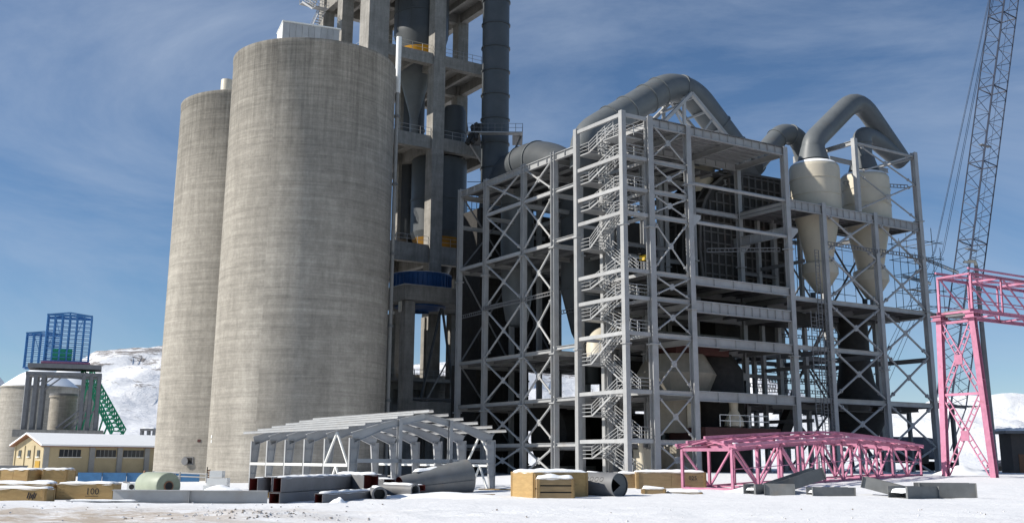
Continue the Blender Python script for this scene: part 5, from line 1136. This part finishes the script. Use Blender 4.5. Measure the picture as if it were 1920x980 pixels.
# far silos
def fsilo(label, px, py_e, py_t, Dd, wpx, cone=True):
    p = at(px, py_e, Dd); r = wpx/2087*Dd/2; q = at(px, py_t, Dd); t = thing('domed_storage_silo', label, 'silo', (p.x, p.y, -2), 0, 'far storage silos'); wl = MB().lathe([(r, 0), (r, p.z+1.6), (r+.25, p.z+1.6), (r+.25, p.z+2), (r-.1, p.z+2)], 64).mesh('wall', SILO, 40); put('wall', wl, Matrix.Translation((p.x, p.y, -2)), t)
    MB().lathe([(r+.1, p.z), (r*.55, p.z+(q.z-p.z)*.62), (r*.12, q.z), (.05, q.z+.1)] if cone else [(r+.2, p.z), (r+.2, p.z+.5), (.05, p.z+.7)], 48, (p.x, p.y, 0)).world('roof', SNOWM if cone else STEELD, t, 60)
fsilo('far concrete silo with snowy cone roof left of the steel support frame', 76, 726, 688, 300, 138); fsilo('far concrete silo cut by the left picture edge', -14, 738, 700, 318, 62); fsilo('wide far silo with grey cone roof behind the steel support frame', 128, 724, 688, 325, 120)
fsilo('small flat-topped concrete bin between the support frame legs', 120, 742, 738, 262, 48, False)
def lattice(label, cpx, Dd, wpx, ytop, ybot, nx, nz, rz, name='blue_hopper_frame', mt=BLUEL):
    p = at(cpx, ybot, Dd); q = at(cpx, ytop, Dd); wd = wpx/2087*Dd; t = thing(name, label, 'steel frame', (p.x, p.y, p.z), 0, 'blue steel frames'); X = V3((cos(rz), sin(rz), 0)); Y = V3((-X.y, X.x, 0)); dp = wd*.62; h = q.z-p.z
    C0 = p-X*wd/2-Y*dp/2
    for i in range(nx+1):
        for y in (0, dp):
            hh = h+(.06*h*(1-abs(2*i/nx-1))); bar('post', C0+X*(wd*i/nx)+Y*y, C0+X*(wd*i/nx)+Y*y+ZUP*hh, .3, mt=mt, parent=t)
    for j in range(1, 4):
        for x in (0, wd): bar('post', C0+X*x+Y*(dp*j/4), C0+X*x+Y*(dp*j/4)+ZUP*h, .26, mt=mt, parent=t)
    for k in range(nz+1):
        z = h*k/nz
        for y in (0, dp): bar('girt', C0+Y*y+ZUP*z, C0+X*wd+Y*y+ZUP*z, .16 if 0 < k < nz else .4, mt=mt, parent=t)
        for x in (0, wd): bar('girt', C0+X*x+ZUP*z, C0+X*x+Y*dp+ZUP*z, .16 if 0 < k < nz else .4, mt=mt, parent=t)
    for y in (0, dp): bar('roof_rafter', C0+Y*y+ZUP*h, C0+X*wd/2+Y*y+ZUP*h*1.06, .3, mt=mt, parent=t); bar('roof_rafter', C0+X*wd+Y*y+ZUP*h, C0+X*wd/2+Y*y+ZUP*h*1.06, .3, mt=mt, parent=t)
    for i in (1, nx-1): bar('brace', C0+X*(wd*i/nx)+ZUP*h, C0+X*(wd*(i+1)/nx if i == 1 else wd*(i-1)/nx)+ZUP*h*.5, .14, mt=mt, parent=t)
    return t, C0, X, Y, wd, dp, p.z
fr, C0, X, Y, wd, dp, zf = lattice('tall blue open steel frame on top of the grey support', 124, 255, 78, 594, 679, 6, 11, R(20))
lattice('smaller blue open steel frame behind the tall one', 77, 290, 60, 627, 690, 5, 9, R(20))
t = thing('grey_support_frame', 'grey steel legged support carrying the tall blue frame', 'support frame', (C0.x, C0.y, zf-16), 0)
zg = at(110, 808, 255).z
boxo('pink_floor_edge', C0+X*wd/2+Y*dp/2+ZUP*(-.35), (wd+1, dp+1, .5), PINK, t, X); boxo('floor', C0+X*wd/2+Y*dp/2+ZUP*(-1.2), (wd*1.65, dp*1.5, 1.0), STEELD, t, X); boxo('ring_beam', C0+X*wd/2+Y*dp/2+ZUP*(-3.0), (wd*1.7, dp*1.5, .8), STEELD, t, X)
for k, f in enumerate((-.3, -.12, .05, .95, 1.12, 1.3)):
    for y in (-.2, 1.2): p = C0+X*(wd*f)+Y*(dp*y)-ZUP*3.2; bar('leg', p, V3((p.x, p.y, zg)), .75, mt=STEELD, parent=t)
    if k > 2: a = C0+X*(wd*f)-ZUP*4-Y*dp*.2; bar('brace', a, a-X*5+ZUP*.4, .3, mt=STEELD, parent=t); a = V3((a.x, a.y, zg+5)); bar('brace', a, a-X*5-ZUP*4.4, .35, mt=STEELD, parent=t)
    else: a = C0+X*(wd*f)-ZUP*7-Y*dp*.2; bar('brace', a, a+X*4+ZUP*3.4, .3, mt=STEELD, parent=t)
boxo('plinth', C0+X*wd/2+Y*dp/2+ZUP*(zg-C0.z-.6), (wd*2.0, dp*1.8, 1.6), CONC, t, X)
boxo('green_machine', C0+X*wd*.4+Y*dp*.3+ZUP*1.6, (4.2, 2.5, 2.6), GREEN, t, X)
# green conveyor gallery
t = thing('green_conveyor_gallery', 'steep green lattice conveyor stair running down right of the grey support', 'conveyor', at(195, 815, 262))
for k, (off, Dd) in enumerate(((0, 258), (16, 264))):
    a = at(152+off, 702, Dd); b_ = at(212+off*1.4, 822, Dd); dz = ZUP*2.2
    for s_ in (0, 1):
        bar('chord', a+dz*s_, b_+dz*s_, .3, mt=GREEN, parent=t)
    n = 16
    for i in range(n):
        p, q = a.lerp(b_, i/n), a.lerp(b_, (i+1)/n); bar('post', p, p+dz, .26, mt=GREEN, parent=t); bar('diagonal', p, q+dz, .26, mt=GREEN, parent=t)
        bar('cross_member', p, p+V3((1.2, 6 if k == 0 else -5, 0)), .3, mt=GREEN, parent=t)
    if k == 0:
        for i in range(2, n): p = a.lerp(b_, i/n); bar('trestle_leg', p, V3((p.x-2.2+.1*i, p.y, b_.z)), .32, mt=GREEN, parent=t) if i % 2 else None
p = at(250, 815, 262); 
c = at(278, 810, 200); t = thing('dark_portal_block', 'small dark frame with snowy top behind the yellow roof', 'frame', (c.x, c.y, c.z-1)); boxo('beam', c+ZUP*.5, (2.6, 1.5, .4), STEELD, t); [boxo('post', c+V3((x, 0, -2)), (.35, 1.2, 5), STEELD, t) for x in (-1.1, .1, 1.1)]; snow(t, c+ZUP*.7, (2.6, 1.5), (1, 0, 0), .2, .02, 2)
c = at(8, 886, 100); t = thing('grey_site_container', 'dark grey container at the left picture edge', 'container', (c.x, c.y, -.5)); boxo('wall', c+V3((-1, 1, -.3)), (4.2, 2.2, 1.7), CONCP, t); boxo('roof', c+V3((-1, 1, .6)), (4.3, 2.3, .1), STEELD, t); boxo('door', c+V3((.2, -.12, -.35)), (.8, .06, 1.3), STEELD, t)
c = at(312, 860, 1); 
# blue drum in the gap of the building
p = G(5, 14, 2.4); t = thing('blue_drum', 'small blue drum seen through the lower left bays', 'drum', tuple(p)); MB().lathe([(.05, 1.2), (.5, 1.2), (.5, 0), (.05, 0)], 20, p).world('shell', BLUE, t, 40); MB().lathe([(.5, .55), (.54, .6), (.5, .65)], 20, p).world('hoop', BLUE, t)
bar('stand', p-ZUP*1.6, p, .7, mt=STEELD, parent=t)

# ------------------------------------------------------------------ dirt clods and small debris at the front
b = MB()
def clod(x, y, r):
    z = .0; i = len(b.v)
    for k in range(2):
        for j in range(5): q = 2*pi*j/5+k*.6; rr = r*(1-.45*k)*random.uniform(.7, 1.2); b.v.append((x+rr*cos(q), y+rr*sin(q), z+(-.04 if k == 0 else r*.75)))
    for j in range(5): b.f.append((i+j, i+(j+1) % 5, i+5+(j+1) % 5, i+5+j))
    b.f.append(tuple(i+5+j for j in range(5)))
for k in range(420):
    if k < 230: x, y = random.gauss(-8.0, 1.8), random.gauss(36.3, .5)
    elif k < 330: x, y = random.uniform(-20, -6), random.gauss(42.0, 1.8)
    else: x, y = random.uniform(-18, 20), random.uniform(36, 48)
    clod(x, y, random.uniform(.02, .07))
DIRT = mat('frozen_mud', (.33, .29, .25), .9, .3, 5, col2=(.75, .76, .78), c2=(.45, .55))
me = b.mesh('dirt_clods', DIRT)
# sit every clod on the ground surface
gr = bpy.data.objects['snow_ground']; bpy.context.view_layer.update()
for i in range(0, len(me.vertices), 10):
    c = me.vertices[i].co; hit, loc, nrm, fi = gr.ray_cast(V3((c.x, c.y, 5)), V3((0, 0, -1)))
    if hit:
        for v in me.vertices[i:i+10]: v.co.z += loc.z
o = put('dirt_clods', me, Matrix()); o['kind'] = 'stuff'; o['label'] = 'frozen dirt clods scattered over the front snow'; o['category'] = 'dirt'
for k, (x, y, z, L_, rz, lab) in enumerate(((-1.6, 60.5, .1, 1.6, 20, 'short timber offcut lying left of the pale yellow crate'), (-.6, 66, .25, 2.6, -12, 'long thin timber plank lying at the foot of the grey shed gable'), (12.4, 66.8, .35, 1.4, 35, 'timber offcut beneath the near end of the pink truss'))):
    tag(boxo('timber_plank', (x, y, z), (L_, .16, .07), WOODD, None, (cos(R(rz)), sin(R(rz)), 0)), lab, 'plank', 'timber planks')
